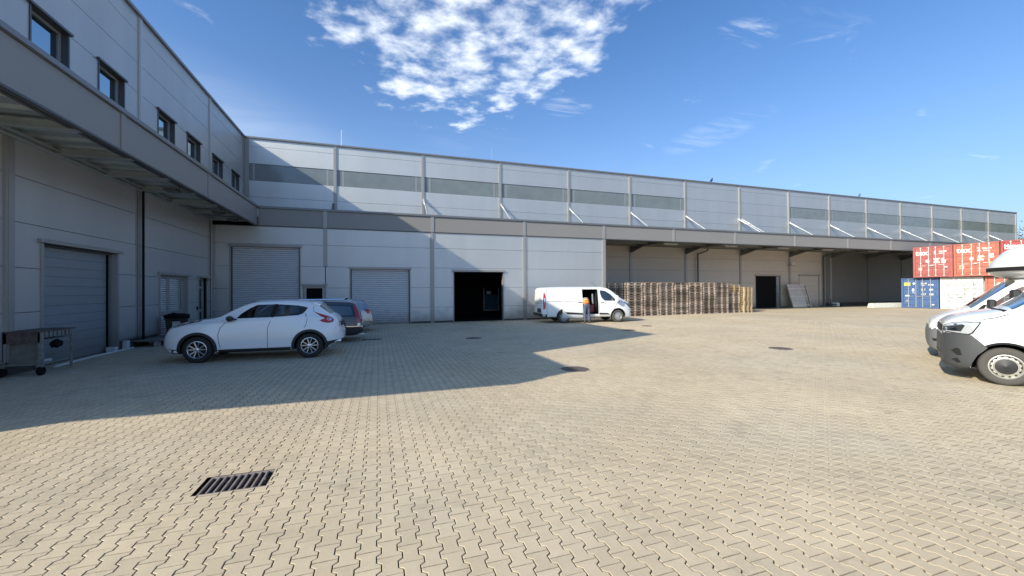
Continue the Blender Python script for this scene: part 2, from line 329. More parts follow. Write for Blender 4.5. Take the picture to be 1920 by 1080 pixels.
def text(body, size, matn, name='lettering', parent=None, loc=(0, 0, 0), rot=None, extrude=0.002, bold=0.0, sx=1.0):
    cu = bpy.data.curves.new('t', 'FONT'); cu.body = body; cu.size = size; cu.extrude = extrude; cu.offset = bold; cu.align_x = 'LEFT'; cu.resolution_u = 2
    t_ = bpy.data.objects.new('t', cu); COL.objects.link(t_); dg = bpy.context.evaluated_depsgraph_get(); dg.update()
    me = bpy.data.meshes.new_from_object(t_.evaluated_get(dg)); bpy.data.objects.remove(t_); me.materials.clear(); me.materials.append(MT[matn]); me.name = name
    o = bpy.data.objects.new(name, me); COL.objects.link(o); o.parent = parent
    Mx = Matrix.Translation(loc) @ (rot or Matrix.Identity(4)) @ Matrix.Diagonal((sx, 1, 1, 1))
    me.transform(Mx); return o

# ------------------------------------------------------------------ ground and paving
PX0, PX1, PY0, PY1 = -7.476, 22.428, 1.08, 22.5
g = MB()
xs_ = [-3000, PX0, PX1, 3000]; ys_ = [-3000, PY0, PY1, 3000]
yard = MB()
def sheet(mb, x0, x1, y0, y1, z): mb.add([(x0, y0, z), (x1, y0, z), (x1, y1, z), (x0, y1, z)], [(0, 1, 2, 3)])
for (x0, x1, y0, y1) in ((-60, 150, -60, PY0), (-60, 150, PY1, 70), (-60, PX0, PY0, PY1), (PX1, 150, PY0, PY1)): sheet(yard, x0, x1, y0, y1, 0)
yard = tag(yard.build('yard_paving', 'paver_far', fix=False), 'beige interlocking paving of the yard running to the far buildings', None, None, 'structure')
g = MB()
for (x0, x1, y0, y1) in ((-3000, 3000, -3000, -60), (-3000, 3000, 70, 3000), (-3000, -60, -60, 70), (150, 3000, -60, 70)): sheet(g, x0, x1, y0, y1, -0.03)
sheet(g, -61, 151, -61, 71, -0.6)
tag(g.build('ground', 'earth', fix=False), 'open ground beyond the yard', None, None, 'structure')
pav = MB(); zb_ = -0.019
for (x0, x1, y0, y1) in ((PX0-.2, PX1+.2, PY0-.2, 4.17), (PX0-.2, -1.54, 4.17, 4.55), (-.97, PX1+.2, 4.17, 4.55), (PX0-.2, PX1+.2, 4.55, 15.45), (PX0-.2, -.52, 15.45, 15.85), (.10, PX1+.2, 15.45, 15.85), (PX0-.2, PX1+.2, 15.85, PY1+.2)): sheet(pav, x0, x1, y0, y1, zb_)
pav = tag(pav.build('paving', 'joint_sand', fix=False), 'beige interlocking concrete paving of the yard with dark zigzag joints', None, None, 'structure')
PW, PL, AMP, GAP, TT = 0.1335, 0.18, 0.0150, 0.0038, 0.011
def paver_outline(gap, ins=0.0):
    q = gap+ins; wq = PW/2+AMP-q; nq = PW/2-AMP-q; l = PL/2-0.0022-ins
    a, b = PL/4+TT+q*.55, PL/4-TT+q*.55
    rgt = [(wq, -l), (wq, -a), (nq, -b), (nq, b), (wq, a), (wq, l)]
    return rgt+[(-x, y) for x, y in rgt[::-1]]
GR = [(-1.54, -0.97, 4.17, 4.55), (-0.52, 0.10, 15.45, 15.85)]
OUT0 = np.array(paver_outline(GAP)); OUT1 = np.array(paver_outline(GAP, 0.0024))
def clip(poly, ax, val, keep_gt):
    o_ = []
    for i in range(len(poly)):
        a, b = poly[i], poly[(i+1) % len(poly)]
        ia = (a[ax] > val) == keep_gt; ib = (b[ax] > val) == keep_gt
        if ia: o_.append(a)
        if ia != ib:
            t = (val-a[ax])/(b[ax]-a[ax]); o_.append((a[0]+t*(b[0]-a[0]), a[1]+t*(b[1]-a[1])))
    return o_
GR = [(-1.54, -0.97, 4.17, 4.55), (-0.52, 0.10, 15.45, 15.85)]            # gully grates
MH = [(4.15, 8.07, 0.31), (3.37, 14.65, 0.31), (11.23, 8.75, 0.31), (10.33, 15.05, 0.31), (12.36, 16.45, 0.26)]
cam_xy = np.array([0, -1.5]); fd = np.array([math.sin(yaw), math.cos(yaw)])
cells = []
i0, i1 = round(PX0/PW), round(PX1/PW)
for i in range(i0, i1):
    x = (i+0.5)*PW; off = 0.09 if i % 2 else 0.0
    for j in range(int(PY0/PL)-1, int(PY1/PL)+1):
        y = j*PL+off
        if y < PY0+.02 or y > PY1-.05: continue
        v = np.array([x, y])-cam_xy; d = math.hypot(*v)
        if v@fd < d*0.42: continue
        cells.append((math.hypot(x, y), x, y))
cells.sort()
near_me = None; singles = 0
V, Fc, tint, MI = [], [], [], []; nv = 0
def paver_geo(x, y, near, dz, tilt):
    k = 12; zt = 0.0+dz
    vs_ = [(x+a, y+b, zt+a*tilt[0]+b*tilt[1]) for a, b in OUT1]+[(x+a, y+b, zt-0.0028+a*tilt[0]+b*tilt[1]) for a, b in OUT0]
    fs = [tuple(range(k))]+[(i, k+i, k+(i+1) % k, (i+1) % k) for i in range(k)]
    if near: vs_ += [(x+a, y+b, -0.035) for a, b in OUT0]; fs += [(k+i, 2*k+i, 2*k+(i+1) % k, k+(i+1) % k) for i in range(k)]
    return vs_, fs
vs_, fs = paver_geo(0, 0, True, 0, (0, 0)); shared = bpy.data.meshes.new('paver'); shared.from_pydata(vs_, [], fs); shared.materials.append(MT['paver']); shared.materials.append(MT['joint_stain']); shared.polygons.foreach_set('material_index', [0]+[1 if i in (5, 11) else 0 for i in range(12)]+[1]*12)
for d, x, y in cells:
    hit = None
    for (a, b, c_, e) in GR:
        if a-.09 < x < b+.09 and c_-.1 < y < e+.1: hit = ('g', a, b, c_, e)
    for (a, b, r_) in MH:
        if math.hypot(x-a, y-b) < r_-0.06: hit = ('m',)
    if hit and hit[0] == 'm': continue
    dz = rng.normal(0, 0.0006); tilt = rng.normal(0, 0.006, 2)
    if hit:
        _, a, b, c_, e = hit
        full = [(x+p, y+q) for p, q in OUT1]; midx = clip(clip(full, 0, a, True), 0, b, False) if len(clip(full, 0, a, True)) > 2 else []
        tv = rng.uniform(.05, 1)
        for poly in (clip(full, 0, a, False), clip(full, 0, b, True), clip(midx, 1, c_, False) if len(midx) > 2 else [], clip(midx, 1, e, True) if len(midx) > 2 else []):
            if len(poly) < 3: continue
            k = len(poly); V += [(p, q, dz) for p, q in poly]+[(p, q, -0.035) for p, q in poly]; Fc += [tuple(nv+i for i in range(k))]+[(nv+i, nv+k+i, nv+k+(i+1) % k, nv+(i+1) % k) for i in range(k)]
            tint += [tv]*(2*k); nv += 2*k; MI += [0]+[1]*k
        continue
    # inside the photo's frame near its lower edge: single pavers
    P = Vector((x, y, -1.75)); zc = P.dot(F); vx = abs(P.dot(rt)/zc); vy = -P.dot(up)/zc if zc > 0 else 9
    if singles < 300 and zc > 0.5 and vx < 1.30 and vy < 0.735:
        o = bpy.data.objects.new('paver', shared); COL.objects.link(o); o.parent = pav; o.location = (x, y, dz); o.rotation_euler = (tilt[1], -tilt[0], 0); singles += 1; continue
    vs_, fs = paver_geo(x, y, d < 9, dz, tilt); V += vs_; Fc += [tuple(nv+i for i in f) for f in fs]; tint += [rng.uniform(.05, 1)]*len(vs_); nv += len(vs_); MI += [0]+[1 if i in (5, 11) else 0 for i in range(12)]+[1]*(len(fs)-13)
me = bpy.data.meshes.new('paver'); me.from_pydata(V, [], Fc); me.materials.append(MT['paver']); me.materials.append(MT['joint_stain']); me.polygons.foreach_set('material_index', MI)
at = me.attributes.new('tint', 'FLOAT', 'POINT'); at.data.foreach_set('value', np.array(tint, np.float32))
o = bpy.data.objects.new('paver', me); COL.objects.link(o); o.parent = pav; tag(o, None, None, None, 'stuff')
del V, Fc, tint

# gully grates
def grate(x0, x1, y0, y1, label, n, broken):
    t = thing('drain_grate', label, 'drain', ((x0+x1)/2, (y0+y1)/2, 0)); w, h = (x1-x0)/2, (y1-y0)/2
    MB().box(-w, w, -h, h, -0.4, -0.25).build('pit', 'black', t)
    b = MB(); z0, z1 = -0.028, -0.004; e = 0.018
    b.box(-w+.035, w, -h, -h+e*1.6, z0, z1).box(-w+.035, w, h-e*1.3, h, z0, z1)
    xs = [-w+.035+(2*w-.05)*i/(n) for i in range(n+1)]
    for q in xs[:-1]: b.box(q, q+.021, -h+.02, h-.02, z0, z1)
    b.box(w-.075, w-.055+.012, -.03, .03, z0, z1-.002)
    b.build('grating', 'grate_iron', t, bevel=.004)
    MB().box(-w-.012, -w, -h, h, -.2, -.003).box(w, w+.008, -h, h, -.2, -.003).box(-w, w, -h-.008, -h, -.2, -.003).box(-w, w, h, h+.012, -.2, -.003).build('frame', 'rust', t)
grate(*GR[0], 'rectangular iron gully grate in the paving close to the camera with one side slot open', 9, True)
grate(*GR[1], 'small iron gully grate in the shaded paving behind the parked estate car', 11, False)
def manhole(x, y, r, label):
    t = thing('manhole_cover', label, 'manhole cover', (x, y, 0))
    MB().lathe([(r, -.05), (r, .001), (r-.012, .004), (r-.035, .004), (r-.04, -.002)], (0, 0, 0), 'z', 40).build('rim', 'iron', t, 40)
    MB().lathe([(r-.042, -.03), (r-.042, .003), (0, .003)], (0, 0, 0), 'z', 40).build('cover', 'iron', t, 40)
    b = MB()
    for k in range(-4, 5):
        for q in range(-4, 5):
            if math.hypot(k, q)*.055 < r-.07: b.box(k*.055-.012, k*.055+.012, q*.055-.012, q*.055+.012, .003, .0075)
    tag(b.build('studs', 'iron', t), kind='stuff')
for (x, y, r_), lb in zip(MH, ('round rusty manhole cover at the corner of the large building shadow', 'round iron manhole cover in the shade between the open doorway and the near shadow edge',
        'round brown manhole cover in full sun in the open yard on the right', 'flat round manhole cover at the tip of the building shadow, left of its neighbour', 'small flat manhole cover in the sun ahead of the van, the one nearest the pallets')):
    manhole(x, y, r_, lb)
o = MB().box(5.93, 6.52, 22.1, 22.36, .0, .006).build('drain_cover', 'iron'); tag(o, 'thin dark drain cover on the threshold of the open doorway', 'drain cover')

# ------------------------------------------------------------------ buildings
YD, YU, XL, XF = 22.56, 27.56, -7.49, -5.56
HR, HT, HB = 10.98, 5.99, 5.03
BI = [0, 1, 2, 3, 4, 5, 6.1, 7.2, 8.2, 9.2, 10.2, 11.2, 12.2, 13.2, 14.31]
BX = [-2.523+5.432*i for i in BI]
FX = [-2.55+5.432*i for i in BI]
class Wall:
    def __init__(s, kind, D): s.k = kind; s.D = D
    def box(s, mb, u0, u1, z0, z1, d0, d1, mi=0):
        if s.k == 'Y': mb.box(u0, u1, s.D+d0, s.D+d1, z0, z1, mi)
        else: mb.box(s.D-d1, s.D-d0, u0, u1, z0, z1, mi)
        return mb
def cell(wall, u0, u1, z0, z1, ops, d0=0, d1=.1):
    rs = [(u0, u1, z0, z1)]
    for (a, b, c_, e) in ops:
        nr = []
        for (p, q, s_, t_) in rs:
            if a >= q or b <= p or c_ >= t_ or e <= s_: nr.append((p, q, s_, t_)); continue
            if p < a: nr.append((p, a, s_, t_))
            if q > b: nr.append((b, q, s_, t_))
            lo, hi = max(p, a), min(q, b)
            if s_ < c_: nr.append((lo, hi, s_, c_))
            if t_ > e: nr.append((lo, hi, e, t_))
        rs = nr
    mb = MB()
    for (p, q, s_, t_) in rs:
        if q-p > .02 and t_-s_ > .02: wall.box(mb, p, q, s_, t_, d0, d1)
    return mb
def panels(wall, posts, joints, ops, matn, parent, pg=.10, jg=.007, d0=0, skip=None, every=None):
    for a, b in zip(posts[:-1], posts[1:]):
        for i, (c_, e) in enumerate(zip(joints[:-1], joints[1:])):
            if skip and skip(a, b, c_, e): continue
            mb = cell(wall, a+.02, b-.02, c_+jg, e-jg, ops, d0, d0+.1)
            if mb.v: each(mb, 'wall_panel', matn(a, b, c_, e) if callable(matn) else matn, parent, fix=False)
def strips(wall, us, z0, z1, w, matn, parent, d=-.045):
    for u in us:
        mb = MB(); wall.box(mb, u-w/2, u+w/2, z0, z1, d, .02); wall.box(mb, u-w/2+.05, u+w/2-.05, z0, z1, d-.012, d); mb.build('cover_strip', matn, parent, fix=False)

WH = thing('warehouse', 'long grey metal clad warehouse with lower annex, roller doors and deep canopy on the right', 'warehouse', (20, 30, 0))
OW = thing('side_building', 'tall grey metal clad building on the left with upper windows above a canopy', 'building', (-12, 15, 0))
for t_ in (WH, OW):
    t_.location = (0, 0, 0)
# shells
b = MB(); b.box(XL-.3, 75.2, YU+.14, YU+30, 0, HR-.05); b.build('core', 'backing', WH)
upw = Wall('Y', YU); low = Wall('Y', YD+.03); fas = Wall('Y', YD)
UJ = [5.35, 6.48, 7.46, 8.44, 9.44, 10.47, HR-.04]
noband = lambda a: BX[5]-.1 < a < BX[7]-.2
ups = [XL+.04]+BX[:-1]+[75.2]
panels(upw, ups, UJ, [], 'panel_silver', WH, skip=lambda a, b, c_, e: c_ == 8.44 and not noband(a))
for a, b in zip(ups[:-1], ups[1:]):
    if noband(a): continue
    mb = MB(); upw.box(mb, a+.02, b-.02, 8.455, 9.425, .03, .1)
    f_ = mb.build('window_band', 'band_glass', WH, fix=False)
    mb = MB()
    for q in (a+.45, b-.45): upw.box(mb, q-.05, q+.05, 8.455, 9.425, .026, .035)
    each(mb, 'mullion', 'trim', f_, fix=False)
strips(upw, BX[:-1], 5.35, HR-.05, .20, 'trim', WH, -.05); strips(upw, [75.12], .3, HR-.05, .2, 'trim', WH); strips(upw, [XL+.14], 5.35, HR-.05, .24, 'trim', WH)
mb = MB(); mb.box(XL-.1, 75.25, YU-.09, YU+.25, HR-.05, HR+.05); mb.build('roof_coping', 'coping', WH)
MB().box(XL, 75.2, YU+.25, YU+30, HR-.2, HR-.06).build('roof', 'roofing', WH)
# annex roof and its canopy
MB().box(XL-.05, 75.2, YD+.16, YU-.002, 5.42, 5.5).build('annex_roof', 'roofing', WH)
# fascia
fx = [XF]+FX[:-1]+[75.2]
for a, b in zip(fx[:-1], fx[1:]):
    mb = MB(); fas.box(mb, a+.03, b-.03, HB+.012, HT-.12, 0, .08); mb.build('fascia_panel', 'fascia', WH, fix=False)
for u in FX[:-1]:
    mb = MB(); fas.box(mb, u-.085, u+.085, HB+.01, HT-.105, -.03, .03); mb.build('cover_strip', 'trim', WH, fix=False)
mb = MB(); fas.box(mb, XF-.05, 75.2, HT-.10, HT, -.06, .22); fas.box(mb, XF-.05, 75.2, HT-.112, HT-.10, -.04, .02); mb.build('fascia_coping', 'coping', WH)
mb = MB(); fas.box(mb, XF, 75.2, HB-.03, HB+.012, -.02, .1); mb.build('fascia_drip', 'frame_dark', WH)
mb = MB(); fas.box(mb, XF+.02, 75.2, HB+.02, HT-.12, .085, .15); mb.build('fascia_back', 'backing', WH)
# lower annex wall
OPN = dict(sh1=(-6.73, -3.70, 0, 4.0), dr=(-3.6, -2.53, 0, 2.08), sh2=(-1.38, 1.67, 0, 2.96), dw=(4.05, 7.0, 0, 2.86))
LJ = [.10, .87, 1.955, 3.045, 4.14, HB-.03]
lposts = [XL+.02, -2.55, 2.865, 8.33, 13.74]
panels(low, lposts, LJ, list(OPN.values()), 'panel_silver', WH)
mb = MB(); low.box(mb, -2.64, -2.46, 3.05, HB-.03, -.05, .02); mb.build('cover_strip', 'trim', WH)
strips(low, [2.865, 8.33], .0, HB-.03, .21, 'trim', WH); strips(low, [13.74], 0, HB-.03, .24, 'trim', WH)
mb = cell(low, XL, 13.8, 0, HB, list(OPN.values()), .12, .2); mb.build('inner_lining', 'backing', WH, fix=False)
mb = cell(low, XL, 13.8, 0, .10, list(OPN.values()), .02, .12); each(mb, 'plinth', 'plinth', WH, fix=False)
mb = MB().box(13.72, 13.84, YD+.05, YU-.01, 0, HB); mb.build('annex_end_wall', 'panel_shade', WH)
def header(wall, u0, u1, z, parent, name='door_head', h=.10):
    mb = MB(); wall.box(mb, u0-.08, u1+.08, z, z+h, -.09, .12); wall.box(mb, u0-.06, u1+.06, z-.02, z, -.06, .12); return mb.build(name, 'trim', parent)
def jambs(wall, u0, u1, z0, z1, parent, dep=.22, w=.05):
    mb = MB(); wall.box(mb, u0-w*.5, u0+w*.5, z0, z1, -.02, dep); wall.box(mb, u1-w*.5, u1+w*.5, z0, z1, -.02, dep); return each(mb, 'door_frame', 'trim', parent)
def roller(wall, u0, u1, z1, d, n, parent, name='roller_door'):
    mb = MB(); wall.box(mb, u0, u1, 0, .09, d-.01, d+.04); base = mb.build(name, 'trim', parent)
    h = (z1-.09)/n
    mb0 = None
    for i in range(n):
        z = .09+i*h; mb = MB()
        prof = [(z+.006, .02), (z+.25*h, 0), (z+.75*h, 0), (z+h-.004, .02), (z+h-.004, .035), (z+.006, .035)]
        k = len(prof); pts = []
        for u in (u0+.03, u1-.03):
            for zq, dq in prof: pts.append((u, wall.D+d+dq, zq) if wall.k == 'Y' else (wall.D-d-dq, u, zq))
        mb.add(pts, [(q, (q+1) % k, k+(q+1) % k, k+q) for q in range(k)]+[tuple(range(k)), tuple(range(k, 2*k))])
        mb.build('slat', 'shutter', base)
    mb = MB(); wall.box(mb, u0, u1, 0, z1, d+.06, d+.08); mb.build('curtain_back', 'backing', base)
    mb = MB(); wall.box(mb, u0, u0+.05, 0, z1, d-.03, d+.05); wall.box(mb, u1-.05, u1, 0, z1, d-.03, d+.05); each(mb, 'guide_rail', 'frame_dark', base)
    return base
roller(low, -6.70, -3.73, 3.99, .10, 38, WH); header(low, -6.73, -3.70, 4.0, WH); jambs(low, -6.73, -3.70, 0, 4.0, WH)
roller(low, -1.35, 1.64, 2.95, .10, 28, WH); header(low, -1.38, 1.67, 2.96, WH); jambs(low, -1.38, 1.67, 0, 2.96, WH)
header(low, -3.6, -2.53, 2.08, WH, h=.09)
mb = MB(); low.box(mb, -3.58, -3.44, 0, 2.08, .05, .12); low.box(mb, -2.70, -2.55, 0, 2.08, .05, .12); low.box(mb, -3.44, -2.70, 1.95, 2.08, .05, .12); low.box(mb, -3.44, -2.70, .9, 1.0, .05, .12); low.box(mb, -3.44, -2.70, 0, .2, .05, .12)
d_ = mb.build('door', 'trim', WH); mb = MB(); low.box(mb, -3.44, -2.70, .2, 1.95, .09, .11); mb.build('pane', 'interior', d_)
header(low, 4.05, 7.0, 2.86, WH); jambs(low, 4.05, 7.0, 0, 2.86, WH, .3)
# dark hall behind the open doorway
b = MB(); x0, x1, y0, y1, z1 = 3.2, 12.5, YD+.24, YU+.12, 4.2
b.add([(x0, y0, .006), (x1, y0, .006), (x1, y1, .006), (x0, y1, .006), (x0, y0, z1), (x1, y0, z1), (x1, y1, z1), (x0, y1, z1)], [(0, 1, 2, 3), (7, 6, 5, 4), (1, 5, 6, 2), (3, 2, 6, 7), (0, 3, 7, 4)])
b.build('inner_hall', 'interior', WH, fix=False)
b = MB(); yq = YU-.1; b.box(7.02, 7.10, yq, yq+.08, .35, 1.95).box(7.10, 8.12, yq, yq+.08, .35, .43).box(8.10, 8.18, yq, yq+.08, .35, 1.95); gd = b.build('inner_door', 'trim', WH)
MB().box(7.1, 8.1, yq+.03, yq+.06, .43, 1.45).build('pane', 'door_glass', gd)
MB().box(7.25, 7.58, yq-.01, yq+.02, 1.52, 1.75).build('notice', 'poster', gd)
# wall under the canopy
P2 = [13.84]+[x for x in BX if x > 15 and x < 41]+[41.15, 42.03, 47.52, 52.88, 58, 63.5, 69, 75.2]
dA = (32.35, 35.42, 0, 2.96); dB = (37.80, 40.5, 0, 2.98)
upU = Wall('Y', YU-.004)
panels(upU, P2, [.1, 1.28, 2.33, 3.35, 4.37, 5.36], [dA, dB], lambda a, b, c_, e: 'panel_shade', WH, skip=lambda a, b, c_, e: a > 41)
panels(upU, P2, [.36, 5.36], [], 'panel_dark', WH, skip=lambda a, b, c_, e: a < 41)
mb = MB(); upU.box(mb, 13.84, 32.3, 0, .1, .02, .1); upU.box(mb, 35.45, 37.75, 0, .1, .02, .1); upU.box(mb, 40.5, 75, 0, .36, .05, .1); each(mb, 'plinth', 'plinth', WH)
strips(upU, [x for x in P2 if 15 < x < 40], 0, 5.3, .22, 'trim', WH, -.06); strips(upU, [41.1, 42.0], 0, 5.3, .26, 'trim', WH, -.10); strips(upU, [47.52, 52.88], .3, 5.3, .1, 'beam', WH, -.02)
header(upU, dA[0], dA[1], dA[3], WH); jambs(upU, dA[0], dA[1], 0, dA[3], WH); header(upU, dB[0], dB[1], dB[3], WH); jambs(upU, dB[0], dB[1], 0, dB[3], WH)
mb = MB(); upU.box(mb, dA[0], dA[1], .01, dA[3], .10, .13); mb.build('opening_dark_sheet', 'interior', WH)  # flat near-black sheet painted as the shade inside the doorway
mb = MB(); upU.box(mb, 34.95, 35.30, .02, 2.9, .02, .08); mb.build('open_door_leaf', 'door_left', WH)
mb = MB()
for i in range(6): upU.box(mb, dB[0]+.03, dB[1]-.03, .02+i*.493, .02+i*.493+.486, .06, .1)
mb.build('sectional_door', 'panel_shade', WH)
# canopy underside: corrugated sheet, rafters, braces, lamps
mb = MB(); y0, y1 = YD+.16, YU-.01; xs = np.arange(13.9, 75, .14); pr = []
for k, x in enumerate(xs): pr.append((x, 5.36 if (k//2) % 2 else 5.31))
vs_ = [(x, y, z) for x, z in pr for y in (y0, y1)]; mb.add(vs_, [(2*i, 2*i+1, 2*i+3, 2*i+2) for i in range(len(pr)-1)]); mb.build('roof_sheet', 'corrugated', WH, fix=False)
for x in [x for x in BX[:-1] if x > 14]+[73]:
    mb = MB(); mb.box(x-.07, x+.07, YD+.16, YU-.06, 5.10, 5.13).box(x-.07, x+.07, YD+.16, YU-.06, 5.28, 5.31).box(x-.012, x+.012, YD+.16, YU-.06, 5.13, 5.28)
    mb.prism([(YU-.06, 4.72), (YU-.06, 5.10), (YU-1.7, 5.10)], 'x', x-.06, x+.06)
    mb.build('canopy_rafter', 'beam', WH)
for y in (23.9, 25.3, 26.6):
    mb = MB(); mb.box(13.9, 75, y-.05, y+.05, 5.14, 5.27); mb.build('purlin', 'beam', WH)
for x in (25.72, 31.2, 36.3, 42.2, 48, 20.1):
    mb = MB(); mb.box(x-.6, x+.6, 23.92, 24.06, 5.02, 5.1); mb.box(x-.55, x+.55, 23.94, 24.04, 4.99, 5.02); mb.build('strip_light', 'galvanised', WH)
for i, x in enumerate(BX[:-1]):
    for dx in ((-.12, .30) if i == 6 else (.05,)):
        if i == 0: continue
        a = Vector((x+dx, YU-.10, 7.90)); b_ = Vector((x+dx, 24.20, 5.70)); d_ = (b_-a)
        mb = MB(); mb.tube(a, a+d_*.18, .085, 10); mb.tube(a+d_*.18, a+d_*.22, .085, 10, r2=.05, cap=False); mb.tube(a+d_*.2, b_, .05, 10); mb.box(x+dx-.02, x+dx+.02, YU-.12, YU-.0, 7.85, 8.05)
        mb.build('brace_rod', 'galvanised', WH, 40)
mb = MB(); mb.beam((BX[0]-.1, YU-.1, 7.3), (BX[0]-.22, YU-.6, 5.6), .12, .12); mb.build('bracket', 'beam', WH)
mb = MB(); mb.path([(26.5, YU-.5, 5.2), (26.5, YU-.5, 5.05), (25.75, YU-.18, 4.75), (25.75, YU-.18, 0)], .06, 10); mb.build('downpipe', 'frame_dark', WH, 40)
mb = MB(); mb.path([(42.1, YU-.45, 5.25), (40.9, YU-.18, 4.85), (40.9, YU-.18, 0)], .06, 10); mb.build('downpipe', 'frame_dark', WH, 40)
for x in (-2.27, 8.14, 18.7, 29.45):
    mb = MB(); mb.tube((x, 29, 10.9), (x, 29, 12.55), .014, 6, r2=.008); mb.tube((x, 29, 10.9), (x, 29, 11.1), .09, 8); mb.build('lightning_rod', 'trim', WH)
# wall lamp/camera on its mast
t = thing('security_light', 'small pale security light fixed to the wall post under the canopy', 'light', (36.55, YU-.1, 4.05))
MB().box(-.5, .5, -.06, -.02, -.16, -.13).tube((0, .1, 0), (0, -.25, 0), .03, 8).build('bracket', 'frame_dark', t)
MB().box(-.12, .14, -.32, -.12, -.08, .14).build('lamp_housing', 'pipe_white', t, bevel=.02)

# ---- left building
lw = Wall('X', XL); Y0, Y1 = 6.2*0.9459, 27.5
Y0 = 5.80; YE = 3.76
b = MB(); b.box(XL-24, XL-.75, Y0, YU+12, 0, HR-.05); b.build('core', 'backing', OW)
WIN = [(9.5, 10.8), (12.08, 13.33), (14.45, 15.71), (17.70, 18.98), (20.04, 21.36), (22.76, 24.08), (25.42, 26.65)]
wop = [(a, b_, 6.95, 8.37) for a, b_ in WIN]
up_posts = [Y0, 11.3, 16.57, 22.43, YU]
class LW(Wall): pass
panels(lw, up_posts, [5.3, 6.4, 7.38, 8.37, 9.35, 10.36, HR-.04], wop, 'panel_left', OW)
mb = cell(lw, Y0, YU, 5.3, HR-.05, wop, .12, .155); mb.build('inner_lining', 'backing', OW, fix=False)
strips(lw, [11.3, 16.57, 22.43], 5.3, HR-.05, .22, 'panel_left', OW, -.03); strips(lw, [27.4], 5.3, HR-.05, .3, 'trim', OW, -.03)
mb = MB(); lw.box(mb, Y0-.1, YU+.02, HR-.05, HR+.05, -.09, .25); mb.build('roof_coping', 'coping', OW)
MB().box(XL-24, XL-.25, Y0, YU+.1, HR-.2, HR-.06).build('roof', 'roofing', OW)
MB().box(XL-24, XL-.002, Y0-.12, Y0-.002, 0, HR-.05).build('end_wall', 'panel_left', OW)
for a, b_ in WIN:
    mb = MB(); z0, z1 = 6.95, 8.37
    lw.box(mb, a, a+.045, z0, z1, -.02, .22); lw.box(mb, b_-.045, b_, z0, z1, -.02, .22); lw.box(mb, a-.06, b_+.06, z1, z1+.06, -.07, .22); lw.box(mb, a, b_, z0-.05, z0, -.05, .24)
    w_ = mb.build('window', 'frame_dark', OW)
    mb = MB(); lw.box(mb, a+.045, a+.10, z0, z1, .13, .2); lw.box(mb, b_-.10, b_-.045, z0, z1, .13, .2); lw.box(mb, a+.10, b_-.10, z1-.06, z1, .13, .2); lw.box(mb, a+.10, b_-.10, z0, z0+.06, .13, .2); mb.build('frame', 'trim', w_)
    mb = MB(); lw.box(mb, a+.10, b_-.10, z0+.06, z1-.06, .16, .18); mb.build('pane', 'pane_glass', w_)
# fascia of the left canopy
lf = Wall('X', XF); fj = [YE, 6.6, 11.6, 16.56, YD-.02]
for a, b_ in zip(fj[:-1], fj[1:]):
    mb = MB(); lf.box(mb, a+.03, b_-.03, HB+.012, HT-.12, 0, .08); mb.build('fascia_panel', 'fascia', OW, fix=False)
for u in fj[1:-1]:
    mb = MB(); lf.box(mb, u-.09, u+.09, HB+.01, HT-.105, -.02, .03); mb.build('cover_strip', 'fascia', OW, fix=False)
mb = MB(); lf.box(mb, YE, YD-.06, HT-.10, HT, -.06, .22); lf.box(mb, YE, YD-.06, HT-.112, HT-.10, -.04, .02); mb.build('fascia_coping', 'coping', OW)
mb = MB(); lf.box(mb, YE, YD-.02, HB-.03, HB+.012, -.02, .1); mb.build('fascia_drip', 'frame_dark', OW)
mb = MB(); lf.box(mb, YE, YD, HB+.02, HT-.12, .085, .15); mb.build('fascia_back', 'backing', OW)
mb = MB(); mb.box(XL+.0, XF-.15, YE+.02, YD+.05, 5.42, 5.5); mb.box(XL-24, XL-.0, YE+.02, Y0-.13, 5.42, 5.5); each(mb, 'canopy_roof', 'roofing', OW)
mb = MB(); mb.box(XL-23.9, XF-.01, YE-.02, YE+.018, HB-.03, 5.42); mb.build('end_fascia', 'fascia', OW)
ys = np.array([YE+.1+.15*k+(.05 if k % 2 else -.05)*(1) for k in range(125)]); pr = [(y, 5.41 if (k//2) % 2 else 5.34) for k, y in enumerate(ys) if y < YD]
mb = MB(); mb.add([(x, y, z) for y, z in pr for x in (XL, XF-.16)], [(2*i, 2*i+1, 2*i+3, 2*i+2) for i in range(len(pr)-1)]); mb.build('roof_sheet', 'corrugated', OW, fix=False)
MB().box(XL, XF-.02, YD+.02, YU, 5.28, 5.40).build('corner_soffit', 'corrugated', OW)
for y in (4.9, 6.9, 8.9, 10.9, 12.86, 14.75, 16.62, 18.6, 20.5, 22.3):
    mb = MB(); mb.box(XL+.01, XF-.2, y-.07, y+.07, 5.16, 5.19).box(XL+.01, XF-.2, y-.012, y+.012, 5.19, 5.34).box(XL+.01, XF-.2, y-.07, y+.07, 5.31, 5.335); mb.build('canopy_rafter', 'corrugated', OW)
mb = MB(); mb.box(XF-.55, XF-.47, YE+.1, YD-.02, 5.19, 5.30); mb.build('purlin', 'beam', OW)
mb = MB(); mb.box(XL+.01, XL+.07, YE+.1, YD-.02, 5.12, 5.16).box(XL+.01, XL+.12, YE+.1, YD-.02, 5.22, 5.26); each(mb, 'wall_rail', 'corrugated', OW)
for y in (15.9, 19.9, 21.6):
    mb = MB(); mb.box(XF-.95, XF-.6, y-.2, y+.2, 5.05, 5.13); mb.path([(XF-.7, y, 5.15), (XF-.5, y-.2, 5.05), (XF-.4, y-.5, 5.16)], .02, 6); mb.build('cable_box', 'beam', OW)
